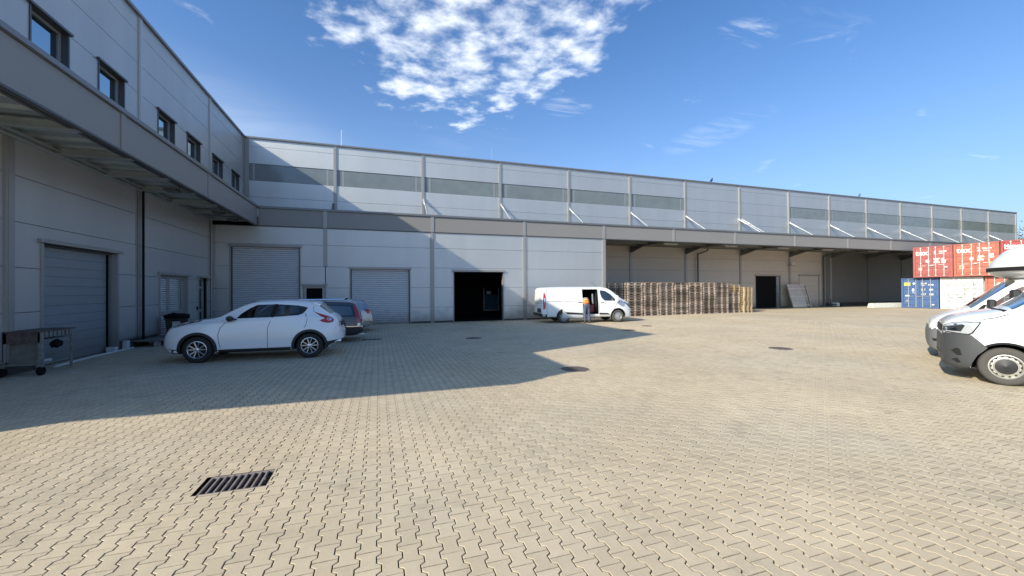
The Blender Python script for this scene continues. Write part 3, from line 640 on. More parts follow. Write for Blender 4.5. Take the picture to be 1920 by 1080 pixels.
# lower left wall
lop = [(12.42, 15.36, 0, 2.95), (17.78, 20.08, 0, 2.42), (21.10, 22.33, 0, 2.42)]
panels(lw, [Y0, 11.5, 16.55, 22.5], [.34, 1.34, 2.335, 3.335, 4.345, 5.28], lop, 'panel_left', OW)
mb = cell(lw, Y0, YD, 0, 5.3, lop, .12, .155); mb.build('inner_lining', 'backing', OW, fix=False)
mb = cell(lw, Y0, YD, 0, .34, lop, .05, .12); each(mb, 'plinth', 'plinth', OW, fix=False)
mb = cell(lw, Y0, YD, .30, .34, lop, -.03, .1); each(mb, 'sill_rail', 'trim', OW, fix=False)
strips(lw, [11.52], .3, 5.1, .22, 'trim', OW, -.06); strips(lw, [16.36], .3, 5.1, .10, 'trim', OW, -.03)
mb = MB(); mb.path([(XL+.07, 16.62, 5.2), (XL+.07, 16.62, .05)], .034, 12); mb.build('downpipe', 'black', OW, 40)
mb = MB(); mb.tube((XL+.07, 22.42, 0), (XL+.07, 22.42, 5.2), .035, 10); mb.build('downpipe', 'trim', OW, 40)
def lheader(u0, u1, z, h=.09):
    mb = MB(); lw.box(mb, u0-.1, u1+.1, z, z+h, -.10, .1); mb.build('door_head', 'trim', OW, bevel=.01)
# big recessed sectional door
lheader(12.42, 15.36, 2.95)
mb = MB(); lw.box(mb, 12.40, 12.48, 0, 2.95, -.03, .22); mb.build('door_frame', 'trim', OW)
mb = MB(); lw.box(mb, 15.30, 15.38, 0, 2.95, -.03, .12); mb.build('door_frame', 'trim', OW)
mb = MB(); lw.box(mb, 15.32, 15.36, 0, 2.95, .12, .30); mb.build('door_reveal', 'door_left', OW)
mb = MB(); lw.box(mb, 12.4, 15.36, 2.9, 2.95, .12, .30); mb.build('door_lintel', 'frame_dark', OW)
mb = MB(); lw.box(mb, 12.4, 15.4, 0, 2.9, .28, .30); bd = mb.build('sectional_door', 'backing', OW)
for i in range(12):
    mb = MB(); z = .02+i*.24; lw.box(mb, 12.48, 15.24, z+.003, z+.237, .22, .275); mb.build('door_section', 'door_left', bd, fix=False)
mb = MB(); lw.box(mb, 15.25, 15.30, 0, 2.9, .19, .28); mb.build('guide_rail', 'black', bd)
# louvred double door
lheader(17.78, 20.08, 2.42)
mb = MB(); lw.box(mb, 17.76, 17.84, 0, 2.42, -.03, .35); lw.box(mb, 20.02, 20.10, 0, 2.42, -.03, .35); each(mb, 'door_frame', 'trim', OW)
mb = MB(); d0, d1 = .11, .17
for (a, b_) in ((17.84, 17.93), (18.66, 18.84), (19.62, 19.72), (19.94, 20.02)): lw.box(mb, a, b_, 0, 2.4, d0, d1)
lw.box(mb, 17.84, 20.02, 2.32, 2.42, d0-.002, d1); lw.box(mb, 17.84, 20.02, .92, 1.08, d0-.002, d1); lw.box(mb, 17.84, 20.02, 0, .12, d0-.002, d1)
dd_ = mb.build('double_door', 'trim', OW); mb = MB(); lw.box(mb, 17.93, 19.94, .12, 2.32, .155, .168); mb.build('pane', 'pane_glass', dd_)
for (a, b_) in ((17.94, 18.65), (18.85, 19.61)):
    mb = MB()
    for k in range(26):
        z = .18+k*.082
        if .88 < z < 1.08: continue
        lw.box(mb, a, b_, z, z+.05, .135, .15)
    each(mb, 'slat', 'shutter', dd_, fix=False)
mb = MB(); lw.box(mb, 18.70, 18.74, .75, 1.05, d0-.05, d0-.03); mb.build('handle', 'galvanised', dd_)
# narrow glazed door next to the corner
lheader(21.10, 22.33, 2.42)
mb = MB(); lw.box(mb, 21.08, 21.15, 0, 2.42, -.03, .35); each(mb, 'door_frame', 'trim', OW)
mb = MB()
for (a, b_) in ((21.15, 21.27), (21.72, 21.80), (22.20, 22.30)): lw.box(mb, a, b_, 0, 2.42, .2, .27)
for z in (0, .9, 1.95, 2.34): lw.box(mb, 21.15, 22.30, z, z+.10, .198, .27)
dn = mb.build('glazed_door', 'trim', OW); mb = MB(); lw.box(mb, 21.2, 22.3, .1, 2.4, .24, .26); mb.build('pane', 'pane_glass', dn)
mb = MB(); lw.box(mb, 20.93, 20.99, 1.02, 1.16, -.05, 0); mb.build('intercom', 'black', OW)

# ------------------------------------------------------------------ vehicles
def pchip(xk, yk, x):
    xk = np.array(xk, float); yk = np.array(yk, float); h = np.diff(xk); d = np.diff(yk)/h; m_ = np.zeros_like(xk)
    for i in range(1, len(xk)-1):
        if d[i-1]*d[i] > 0:
            w1 = 2*h[i]+h[i-1]; w2 = h[i]+2*h[i-1]; m_[i] = (w1+w2)/(w1/d[i-1]+w2/d[i])
    m_[0] = d[0]; m_[-1] = d[-1]; x = np.clip(x, xk[0], xk[-1]); i = np.clip(np.searchsorted(xk, x)-1, 0, len(h)-1); t = (x-xk[i])/h[i]
    return ((2*t**3-3*t**2+1)*yk[i]+(t**3-2*t**2+t)*h[i]*m_[i]+(-2*t**3+3*t**2)*yk[i+1]+(t**3-t**2)*h[i]*m_[i+1])
def curve(T, k, x):
    a = T[k]; return float(pchip([p[0] for p in a], [p[1] for p in a], x))
def loft(T, x0, x1, n=96, seg=5):
    xs = []
    for i in range(n+1):
        t = i/n; t = 0.5-0.5*math.cos(PI*t); xs.append(x0+(x1-x0)*(0.35*t+0.65*i/n))
    V_, F_ = [], []; ring = None
    for x in xs:
        zb, zt, zs, W_, Ws, Wr, zr = (curve(T, k, x) for k in ('zb', 'zt', 'zs', 'W', 'Ws', 'Wr', 'zr'))
        mid = T.get('mid', 0.5); zm = zb+(zs-zb)*mid; lip = T.get('lip', .07)
        P = [(0, zb), (W_*.80, zb), (W_*.955, zb+lip*.35), (W_*.99, zb+lip*1.3), (W_, zm), (Ws+(W_-Ws)*.35, zs-.05*(zs-zb)), (Ws, zs), (Ws-(Ws-Wr)*.12, zs+(zr-zs)*.1),
             (Wr+(Ws-Wr)*.08, zr-(zr-zs)*.12), (Wr, zr), (Wr-.10*Wr, zr+(zt-zr)*.42), (Wr*.5, zr+(zt-zr)*.90), (0, zt)]
        pts = []
        for i in range(len(P)-1):
            p0 = P[max(i-1, 0)]; p1 = P[i]; p2 = P[i+1]; p3 = P[min(i+2, len(P)-1)]
            if i == 0: p0 = (-p2[0], p2[1])
            if i == len(P)-2: p3 = (-p1[0], p1[1])
            for k in range(seg):
                t = k/seg; q = []
                for c_ in (0, 1):
                    m1 = (p2[c_]-p0[c_])*.36; m2 = (p3[c_]-p1[c_])*.36
                    L_ = math.hypot(p2[0]-p1[0], p2[1]-p1[1]); a1 = math.hypot(p2[0]-p0[0], p2[1]-p0[1])+1e-6; a2 = math.hypot(p3[0]-p1[0], p3[1]-p1[1])+1e-6
                    m1 = (p2[c_]-p0[c_])/a1*L_; m2 = (p3[c_]-p1[c_])/a2*L_
                    q.append((2*t**3-3*t**2+1)*p1[c_]+(t**3-2*t**2+t)*m1+(-2*t**3+3*t**2)*p2[c_]+(t**3-t**2)*m2)
                pts.append(q)
        pts.append(P[-1]); ring = len(pts)
        full = [(x, y, z) for y, z in pts]+[(x, -y, z) for y, z in pts[-2:0:-1]]
        V_ += full
    R_ = 2*ring-2; K = len(xs)
    for i in range(K-1):
        for j in range(R_): F_.append((i*R_+j, i*R_+(j+1) % R_, (i+1)*R_+(j+1) % R_, (i+1)*R_+j))
    F_ += [tuple(range(R_)), tuple(range((K-1)*R_, K*R_))]
    return V_, F_
class Body:
    def __init__(s, T, x0, x1, paint, parent, name='body', n=96, zone=None, zmat='plastic'):
        s.mb = MB(); V_, F_ = loft(T, x0, x1, n); s.mb.add(V_, F_); s.T = T; s.parent = parent
        s.o = s.mb.build(name, [paint, 'black', zmat], parent, smooth=38)
        if zone:
            for pl in s.o.data.polygons:
                if zone(pl.center.x, abs(pl.center.y), pl.center.z): pl.material_index = 2
        s.bvh = BVHTree.FromPolygons([Vector(v) for v in s.o.data.vertices.values() and [v.co[:] for v in s.o.data.vertices]], [tuple(p.vertices) for p in s.o.data.polygons]); s.cut = []
    def cutter(s, mb):
        o = mb.build('cutter', ['black', 'black'], s.parent); o.data.polygons.foreach_set('material_index', [1]*len(o.data.polygons)); s.cut.append(o)
    def arch(s, x, z, r, W_, dep=.34):
        for q in (-1, 1):
            mb = MB(); mb.tube((x, q*(W_-dep), z), (x, q*(W_+.3), z), r, 40); s.cutter(mb)
    def finish(s):
        for c_ in s.cut:
            m_ = s.o.modifiers.new('b', 'BOOLEAN'); m_.operation = 'DIFFERENCE'; m_.object = c_; m_.solver = 'EXACT'
            dg = bpy.context.evaluated_depsgraph_get(); me = bpy.data.meshes.new_from_object(s.o.evaluated_get(dg)); s.o.modifiers.clear(); old = s.o.data
            s.o.data = me; bpy.data.meshes.remove(old); bpy.data.objects.remove(c_)
        s.o.data.shade_smooth(); s.o.data.set_sharp_from_angle(angle=R(38)); s.cut = []
    def hit(s, u, v, view):
        if view == 'near': o, d = Vector((u, -6, v)), Vector((0, 1, 0))
        elif view == 'far': o, d = Vector((u, 6, v)), Vector((0, -1, 0))
        elif view == 'x-': o, d = Vector((-12, u, v)), Vector((1, 0, 0))
        elif view == 'x+': o, d = Vector((12, u, v)), Vector((-1, 0, 0))
        else: o, d = Vector((u, v, 8)), Vector((0, 0, -1))
        r_ = s.bvh.ray_cast(o, d)
        if r_[0] is None:
            base = o+d*(6 if view in ('near', 'far') else 11); r_ = s.bvh.find_nearest(base if view not in ('near', 'far') else o+d*5.2)
        n_ = r_[1]
        if n_.dot(d) > 0: n_ = -n_
        return r_[0], n_
    def decal(s, poly, matn, name, view='near', off=.005, thick=.012, step=.07, parent=None, round_=0, label=None):
        if round_: poly = rounded(poly, round_)
        b = []
        for i in range(len(poly)):
            p, q = Vector(poly[i]), Vector(poly[(i+1) % len(poly)]); k = max(1, int((q-p).length/step))
            for j in range(k): b.append(p.lerp(q, j/k))
        nb = len(b); xs = [p[0] for p in b]; ys = [p[1] for p in b]; pts = list(b)
        x = min(xs)+step/2
        while x < max(xs):
            y = min(ys)+step/2
            while y < max(ys):
                if inside(x, y, b, step*.35): pts.append(Vector((x, y)))
                y += step
            x += step
        vv, ee, ff, *_ = delaunay_2d_cdt(pts, [(i, (i+1) % nb) for i in range(nb)], [], 1, 1e-6)
        V_ = []; Nn = []
        for p in vv:
            h, n_ = s.hit(p[0], p[1], view); V_.append(h+n_*off); Nn.append(n_)
        F_ = [tuple(f) for f in ff]; cnt = {}
        for f in F_:
            for i in range(len(f)):
                e = (f[i], f[(i+1) % len(f)]); cnt[tuple(sorted(e))] = cnt.get(tuple(sorted(e)), 0)+1
        k = len(V_); V2 = [V_[i]-Nn[i]*thick for i in range(k)]
        for e, c_ in cnt.items():
            if c_ == 1: F_.append((e[0], e[1], k+e[1], k+e[0]))
        mb = MB(); mb.add(V_+V2, F_); o = mb.build(name, matn, parent or s.parent, smooth=40)
        # drop loose lower points
        bm = bmesh.new(); bm.from_mesh(o.data); bmesh.ops.delete(bm, geom=[v for v in bm.verts if not v.link_faces], context='VERTS'); bm.to_mesh(o.data); bm.free()
        if label: o['label'] = label
        return o
    def line(s, pts, w, matn, name, view='near', off=.0025, parent=None, step=.05, join=None):
        mb = join or MB(); P = []
        for a, b in zip(pts[:-1], pts[1:]):
            a, b = Vector(a), Vector(b); k = max(1, int((b-a).length/step))
            for j in range(k): P.append(a.lerp(b, j/k))
        P.append(Vector(pts[-1])); vs_ = []
        for i, p in enumerate(P):
            t = (P[min(i+1, len(P)-1)]-P[max(i-1, 0)]).normalized(); n2 = Vector((-t.y, t.x))*w/2
            for q in (p+n2, p-n2):
                h, n_ = s.hit(q.x, q.y, view); vs_.append(h+n_*off)
        mb.add(vs_, [(2*i, 2*i+1, 2*i+3, 2*i+2) for i in range(len(P)-1)])
        return mb if join is not None else mb.build(name, matn, parent or s.parent, fix=False)
def inside(x, y, b, mg):
    c_ = False; n = len(b)
    for i in range(n):
        a, d = b[i], b[(i+1) % n]
        if (a[1] > y) != (d[1] > y) and x < (d[0]-a[0])*(y-a[1])/(d[1]-a[1])+a[0]: c_ = not c_
        t = max(0, min(1, ((x-a[0])*(d[0]-a[0])+(y-a[1])*(d[1]-a[1]))/max(1e-9, (d[0]-a[0])**2+(d[1]-a[1])**2)))
        if math.hypot(x-a[0]-t*(d[0]-a[0]), y-a[1]-t*(d[1]-a[1])) < mg: return False
    return c_
def rounded(poly, r, k=4):
    o_ = []; n = len(poly)
    for i in range(n):
        p, a, b = Vector(poly[i]), Vector(poly[i-1]), Vector(poly[(i+1) % n]); da, db = (a-p), (b-p); rr = min(r, da.length*.45, db.length*.45)
        s_, e = p+da.normalized()*rr, p+db.normalized()*rr
        for j in range(k+1):
            t = j/k; o_.append((s_*(1-t)**2+p*2*t*(1-t)+e*t*t)[:])
    return o_
def wheel(parent, x, y, r, w, rr, style, out=-1, rz=0, tyre='tyre', rim='alloy'):
    prof = [(rr-.01, -w*.42), (rr+.012, -w*.5), (r-.05, -w*.5), (r-.014, -w*.44), (r, -w*.30), (r, w*.30), (r-.014, w*.44), (r-.05, w*.5), (rr+.012, w*.5), (rr-.01, w*.42)]
    o = MB().lathe(prof, (0, 0, 0), 'y', 44, closed=True).build('wheel', tyre, parent, 50); o.location = (x, y, r); o.rotation_euler = (0, 0, rz)
    s_ = out; b = MB(); b.lathe([(rr, s_*w*.36), (rr, s_*w*.49), (rr-.012, s_*w*.50), (rr-.022, s_*w*.46), (rr-.03, s_*w*.30), (rr-.035, -s_*w*.3)], (0, 0, 0), 'y', 44, cap=False)
    if style == 'alloy':
        for i in range(5):
            for k in (-1, 1):
                a = 2*PI*i/5+k*.19+PI/2; a2 = 2*PI*i/5+k*.30+PI/2
                p0 = Vector((math.cos(a)*.045, s_*w*.38, math.sin(a)*.045)); p1 = Vector((math.cos(a2-k*.02)*(rr-.02), s_*w*.45, math.sin(a2-k*.02)*(rr-.02)))
                b.beam(p0, p1, .020, .026)
        b.lathe([(.0, s_*w*.43), (.028, s_*w*.43), (.055, s_*w*.39), (.06, s_*w*.3)], (0, 0, 0), 'y', 24)
        b.build('rim', rim, o, 40); MB().lathe([(0, s_*w*.12), (rr-.03, s_*w*.12)], (0, 0, 0), 'y', 32).build('brake_disc', 'plastic', o, fix=False)
    elif style == 'hubcap':
        b.lathe([(0, s_*w*.52), (.05, s_*w*.52), (.07, s_*w*.47), (rr-.06, s_*w*.49), (rr-.005, s_*w*.44)], (0, 0, 0), 'y', 36); b.build('hubcap', rim, o, 40)
        d = MB()
        for i in range(12):
            a = 2*PI*i/12; d.beam((math.cos(a)*(rr-.075), s_*w*.495, math.sin(a)*(rr-.075)), (math.cos(a)*(rr-.03), s_*w*.485, math.sin(a)*(rr-.03)), .02, .012)
        tag(d.build('hubcap_slots', 'gap', o), kind='stuff')
    else:                                   # steel rim with black centre cap
        b.lathe([(rr-.035, s_*w*.30), (rr-.075, s_*w*.33), (.150, s_*w*.36), (.142, s_*w*.42), (.136, s_*w*.42)], (0, 0, 0), 'y', 44, cap=False); b.build('rim', rim, o, 40)
        MB().lathe([(0, s_*w*.455), (.03, s_*w*.45), (.036, s_*w*.43), (.12, s_*w*.44), (.137, s_*w*.40), (.137, s_*w*.3)], (0, 0, 0), 'y', 40).build('centre_cap', 'plastic', o, 40)
        for i in range(14):
            a = 2*PI*i/14; MB().tube((math.cos(a)*.178, s_*w*.345, math.sin(a)*.178), (math.cos(a)*.178, s_*w*.30, math.sin(a)*.178), .013, 8).add([], []).build('rim_hole', 'gap', o) if False else None
        d = MB()
        for i in range(14):
            a = 2*PI*i/14; c_ = Vector((math.cos(a)*.176, s_*w*.352, math.sin(a)*.176)); tq = Vector((-math.sin(a), 0, math.cos(a))); rq = Vector((math.cos(a), 0, math.sin(a)))
            d.add([c_+tq*.018*math.cos(q)+rq*.011*math.sin(q) for q in np.linspace(0, 2*PI, 11)[:-1]], [tuple(range(10))])
        tag(d.build('rim_holes', 'gap', o, fix=False), kind='stuff')
    return o
def trimring(body, cx, cz, r0_, r1_, a0, a1, matn, view='near', off=.014, name='arch_trim', thick=.03):
    n = 22; A = [a0+(a1-a0)*i/n for i in range(n+1)]
    poly = [(cx+r1_*math.cos(a), cz+r1_*math.sin(a)) for a in A]+[(cx+r0_*math.cos(a), cz+r0_*math.sin(a)) for a in A[::-1]]
    return body.decal(poly, matn, name, view, off, thick, .08)

# ---- white crossover (nose towards -x)
def crossover():
    W_ = .875; hd = math.atan2(-.11, 2.55); d = Vector((math.cos(hd), math.sin(hd), 0)); n_ = Vector((-d.y, d.x, 0))
    root = thing('parked_car', 'white crossover car with alloy wheels, nearest of the three cars parked by the shutters', 'car', Vector((-4.28, 12.0, 0))+n_*(W_-.03), hd, 'cars parked in the shaded corner')
    T = dict(zt=[(-.90, .50), (-.87, .60), (-.80, .76), (-.70, .885), (-.58, .96), (-.35, 1.02), (0, 1.075), (.3, 1.115), (.42, 1.145), (.78, 1.375), (1.05, 1.50), (1.35, 1.548), (1.8, 1.555), (2.2, 1.53), (2.55, 1.475), (2.68, 1.44), (2.85, 1.32), (3.02, 1.17), (3.12, 1.10), (3.2, 1.0), (3.24, .84), (3.28, .72), (3.32, .60)],
             zr=[(-.90, .495), (-.87, .585), (-.80, .73), (-.70, .85), (-.58, .925), (-.3, .995), (0, 1.045), (.3, 1.085), (.42, 1.12), (.78, 1.31), (1.05, 1.42), (1.35, 1.47), (1.8, 1.475), (2.2, 1.455), (2.55, 1.40), (2.68, 1.36), (2.85, 1.25), (3.02, 1.13), (3.12, 1.06), (3.2, .96), (3.24, .82), (3.28, .70), (3.32, .595)],
             zs=[(-.90, .49), (-.87, .57), (-.80, .68), (-.6, .86), (-.3, .93), (0, .97), (.5, 1.0), (1, 1.03), (1.7, 1.07), (2.3, 1.12), (2.7, 1.10), (3.0, 1.03), (3.15, .95), (3.24, .78), (3.32, .585)],
             zb=[(-.90, .46), (-.86, .42), (-.7, .30), (-.55, .23), (2.9, .24), (3.05, .30), (3.2, .38), (3.32, .45)],
             W=[(-.90, .30), (-.86, .48), (-.78, .62), (-.68, .71), (-.5, .80), (-.2, .872), (.2, .878), (.6, .865), (1.5, .862), (2.0, .868), (2.5, .888), (2.85, .855), (3.0, .80), (3.12, .71), (3.21, .61), (3.27, .48), (3.32, .30)],
             Ws=[(-.90, .27), (-.85, .46), (-.72, .60), (-.6, .67), (-.2, .79), (.4, .82), (1, .83), (1.7, .825), (2.2, .80), (2.6, .77), (3.0, .70), (3.12, .64), (3.22, .54), (3.32, .27)],
             Wr=[(-.90, .24), (-.85, .40), (-.72, .54), (-.6, .58), (-.2, .66), (.4, .70), (.8, .64), (1.2, .60), (2.0, .58), (2.6, .555), (3.0, .58), (3.14, .54), (3.24, .44), (3.32, .24)], mid=.55, lip=.08)
    B = Body(T, -.90, 3.32, 'car_white', root)
    B.arch(0, .33, .385, W_); B.arch(2.55, .33, .385, W_)
    fw = [(.83, 1.085), (.92, 1.20), (1.10, 1.335), (1.26, 1.425), (1.66, 1.435), (1.60, 1.10)]
    rw = [(1.70, 1.105), (1.76, 1.432), (2.25, 1.39), (2.46, 1.33), (2.40, 1.22), (2.28, 1.14)]
    cab = [(.75, 1.02), (1.15, 1.33), (1.4, 1.44), (2.1, 1.45), (2.5, 1.38), (2.55, .95), (1.6, .80), (.9, .85)]
    mb = MB(); mb.prism(cab, 'y', -.55, .55); B.cutter(mb)
    for w_ in (fw, rw):
        mb = MB(); mb.prism(rounded(w_, .03), 'y', -1.2, 1.2); B.cutter(mb)
    B.finish()
    for view in ('near', 'far'):
        B.decal(fw, 'clear_glass', 'side_window', view, -.004, .0, .09, round_=.03); B.decal(rw, 'clear_glass', 'side_window', view, -.004, .0, .09, round_=.03)
        B.decal([(1.60, 1.10), (1.66, 1.44), (1.76, 1.437), (1.70, 1.10)], 'gap', 'door_pillar', view, .004, .01)
        B.decal([(2.30, 1.155), (2.32, 1.375), (2.47, 1.33), (2.42, 1.24), (2.36, 1.17)], 'plastic', 'rear_handle', view, .003, .01)
        mb = MB(); B.line([(.78, 1.06), (.60, .98), (.50, .86), (.455, .70), (.47, .50), (.51, .33)], .011, None, None, view, join=mb)
        B.line([(1.66, 1.09), (1.62, 1.0), (1.56, .84), (1.555, .32)], .011, None, None, view, join=mb); B.line([(2.42, 1.19), (2.49, 1.05), (2.47, .90), (2.42, .80)], .011, None, None, view, join=mb)
        B.line([(2.60, 1.40), (2.62, 1.22), (2.80, 1.15)], .009, None, None, view, join=mb)
        tag(mb.build('door_gap', 'gap', root, fix=False), kind='stuff')
        trimring(B, 0, .33, .37, .435, R(-8), R(200), 'plastic', view); trimring(B, 2.55, .33, .37, .435, R(-22), R(190), 'plastic', view)
        B.decal([(.44, .235), (.44, .315), (2.12, .315), (2.12, .235)], 'plastic', 'sill', view, .012, .03)
        B.decal([(-.80, .37), (-.43, .345), (-.40, .26), (-.55, .235), (-.68, .29)], 'plastic', 'lower_bumper', view, .008, .02)
        B.decal([(2.96, .42), (3.31, .46), (3.30, .40), (3.1, .30), (2.95, .26)], 'plastic', 'lower_bumper', view, .008, .02)
        B.decal([(1.30, .905), (1.30, .935), (1.475, .935), (1.475, .905)], 'car_white', 'door_handle', view, .03, .03, round_=.012)
        B.decal([(2.66, 1.195), (2.80, 1.155), (2.95, 1.10), (3.06, 1.05), (3.12, .99), (3.10, .93), (3.0, .91), (2.88, .935), (2.78, .99), (2.92, 1.04), (2.80, 1.10)], 'red_lens', 'tail_light', view, .008, .03, .05)
        B.decal([(2.95, 1.055), (3.06, 1.03), (3.07, .975), (2.98, .97)], 'clear_lens', 'reverse_light', view, .013, .02, .05)
        B.decal([(-.36, 1.00), (-.55, .95), (-.62, .885), (-.50, .895), (-.30, .955), (.02, 1.025), (.06, 1.055), (-.1, 1.045)], 'dark_lens', 'headlight', view, .008, .03, .05)
    sx = -1
    for q in (-1, 1):
        mb = MB(); mb.lathe([(0, -.005), (.05, -.01), (.095, -.04), (.10, -.09), (.06, -.13), (0, -.14)], (0, 0, 0), 'x', 16); o = mb.build('side_mirror', 'plastic', root, 40); o.location = (.80, q*.90, 1.09); o.scale = (1.1, 1.0, .72)
        mb = MB(); mb.beam((.83, q*.80, 1.06), (.80, q*.88, 1.08), .05, .03); mb.build('mirror_arm', 'plastic', root)
    # windscreen, rear screen, seats, plate, exhaust
    B.decal([(.45, -.60), (1.12, -.50), (1.12, .50), (.45, .60)], 'car_glass', 'windscreen', 'top', .004, .01, .1)
    B.decal([(2.66, -.50), (3.03, -.52), (3.03, .52), (2.66, .50)], 'car_glass', 'rear_window', 'top', .006, .012, .1)
    B.decal([(2.57, -.55), (2.74, -.53), (2.74, .53), (2.57, .55)], 'car_white', 'spoiler', 'top', .03, .04, .1)
    for px in (1.45, 2.2):
        for q in (-.34, .34):
            mb = MB(); mb.box(px, px+.12, q-.22, q+.22, .8, 1.12); mb.box(px+.02, px+.1, q-.11, q+.11, 1.14, 1.30); mb.build('seat', 'seat', root, bevel=.03)
    B.decal([(-.26, .78), (.26, .78), (.26, .89), (-.26, .89)], 'plate_white', 'number_plate', 'x+', .01, .02, .1)
    mb = MB(); mb.box(-.54+3.8, 3.28, -.28, .28, .80, .93); mb.build('plate_recess', 'plastic', root)
    mb = MB(); mb.lathe([(.05, -.10), (.055, .02), (.048, .02), (.044, -.05), (0, -.05)], (3.27, -.52, .40), 'x', 18); mb.build('exhaust', 'chrome', root, 40)
    for x in (0, 2.55): 
        for q in (-1, 1): wheel(root, x, q*(W_-.115), .33, .215, .215, 'alloy', out=q)
    return root
crossover()

# ---- dark blue estate
def estate():
    W_ = .90; root = thing('parked_car', 'dark blue estate car with roof rails and tall red tail light, behind the white crossover', 'car', (-2.93, 15.03+.87, 0), 0, 'cars parked in the shaded corner')
    # x = 0 at the middle; rear end at 2.42
    T = dict(zt=[(-2.42, .5), (-2.36, .68), (-2.1, .80), (-1.5, .90), (-1.1, .94), (-.4, 1.36), (0, 1.44), (.8, 1.455), (1.6, 1.44), (2.0, 1.41), (2.12, 1.38), (2.28, 1.08), (2.34, .86), (2.40, .78), (2.43, .5)],
             zr=[(-2.42, .49), (-2.36, .65), (-2.1, .77), (-1.5, .87), (-1.1, .91), (-.4, 1.30), (0, 1.37), (.8, 1.385), (1.6, 1.37), (2.0, 1.35), (2.12, 1.32), (2.28, 1.04), (2.34, .84), (2.40, .76), (2.43, .49)],
             zs=[(-2.42, .48), (-2.1, .72), (-1, .86), (0, .90), (1.5, .92), (2.2, .91), (2.34, .8), (2.43, .48)],
             zb=[(-2.42, .4), (-2.3, .25), (-2, .2), (2.1, .22), (2.3, .28), (2.43, .36)],
             W=[(-2.42, .55), (-2.3, .75), (-2.0, .86), (-1, .90), (1.6, .905), (2.1, .88), (2.32, .83), (2.43, .76)], Ws=[(-2.42, .5), (-2.3, .7), (-1.8, .80), (-1, .85), (1.6, .86), (2.1, .83), (2.32, .79), (2.43, .72)],
             Wr=[(-2.42, .45), (-2.3, .6), (-1.5, .66), (-.4, .64), (0, .64), (1.6, .65), (2.1, .65), (2.32, .70), (2.43, .66)], mid=.5)
    B = Body(T, -2.42, 2.43, 'car_blue', root, n=70); B.arch(-1.45, .33, .37, W_); B.arch(1.31, .33, .37, W_); B.finish()
    for view in ('near', 'far'):
        B.decal([(1.02, .93), (1.02, 1.28), (2.02, 1.235), (2.10, .94)], 'screen_glass', 'side_window', view, .004, .01, .08, round_=.04)
        B.decal([(.1, .93), (.1, 1.29), (.96, 1.29), (.96, .93)], 'screen_glass', 'side_window', view, .004, .01, .08, round_=.04); B.decal([(-.95, .93), (-.35, 1.26), (.0, 1.29), (.0, .93)], 'screen_glass', 'side_window', view, .004, .01, .08, round_=.04)
        B.decal([(2.10, 1.27), (2.17, 1.27), (2.345, .80), (2.33, .66), (2.24, .66), (2.20, .86)], 'red_lens', 'tail_light', view, .010, .03, .06)
        B.decal([(2.24, .57), (2.33, .57), (2.34, .655), (2.24, .655)], 'clear_lens', 'reverse_light', view, .010, .02, .05)
        B.line([(1.7, .56), (2.40, .545)], .02, 'chrome', 'bumper_strip', view, off=.006)
        B.decal([(-1.0, .22), (-1.0, .32), (.9, .32), (.9, .22)], 'plastic', 'sill', view, .012, .03); B.decal([(1.72, .24), (1.72, .50), (2.42, .50), (2.42, .34), (2.2, .25)], 'plastic', 'lower_bumper', view, .006, .02)
    B.decal([(2.14, -.55), (2.30, -.6), (2.30, .6), (2.14, .55)], 'car_glass', 'rear_window', 'top', .006, .012, .1)
    for q in (-1, 1):
        mb = MB(); mb.path([(-.35, q*.62, 1.37), (-.15, q*.62, 1.475), (1.75, q*.62, 1.47), (2.0, q*.62, 1.38)], .02, 8); mb.tube((.8, q*.62, 1.38), (.8, q*.62, 1.47), .02, 8); mb.build('roof_rail', 'chrome', root, 40)
    mb = MB(); mb.beam((1.75, 0, 1.44), (1.88, 0, 1.52), .03, .05); mb.build('roof_aerial', 'plastic', root)
    MB().tube((2.30, -.60, .25), (2.45, -.60, .25), .04, 12).build('exhaust', 'chrome', root, 40)
    for x in (-1.45, 1.31):
        for q in (-1, 1): wheel(root, x, q*(W_-.115), .33, .21, .21, 'alloy', out=q)
estate()
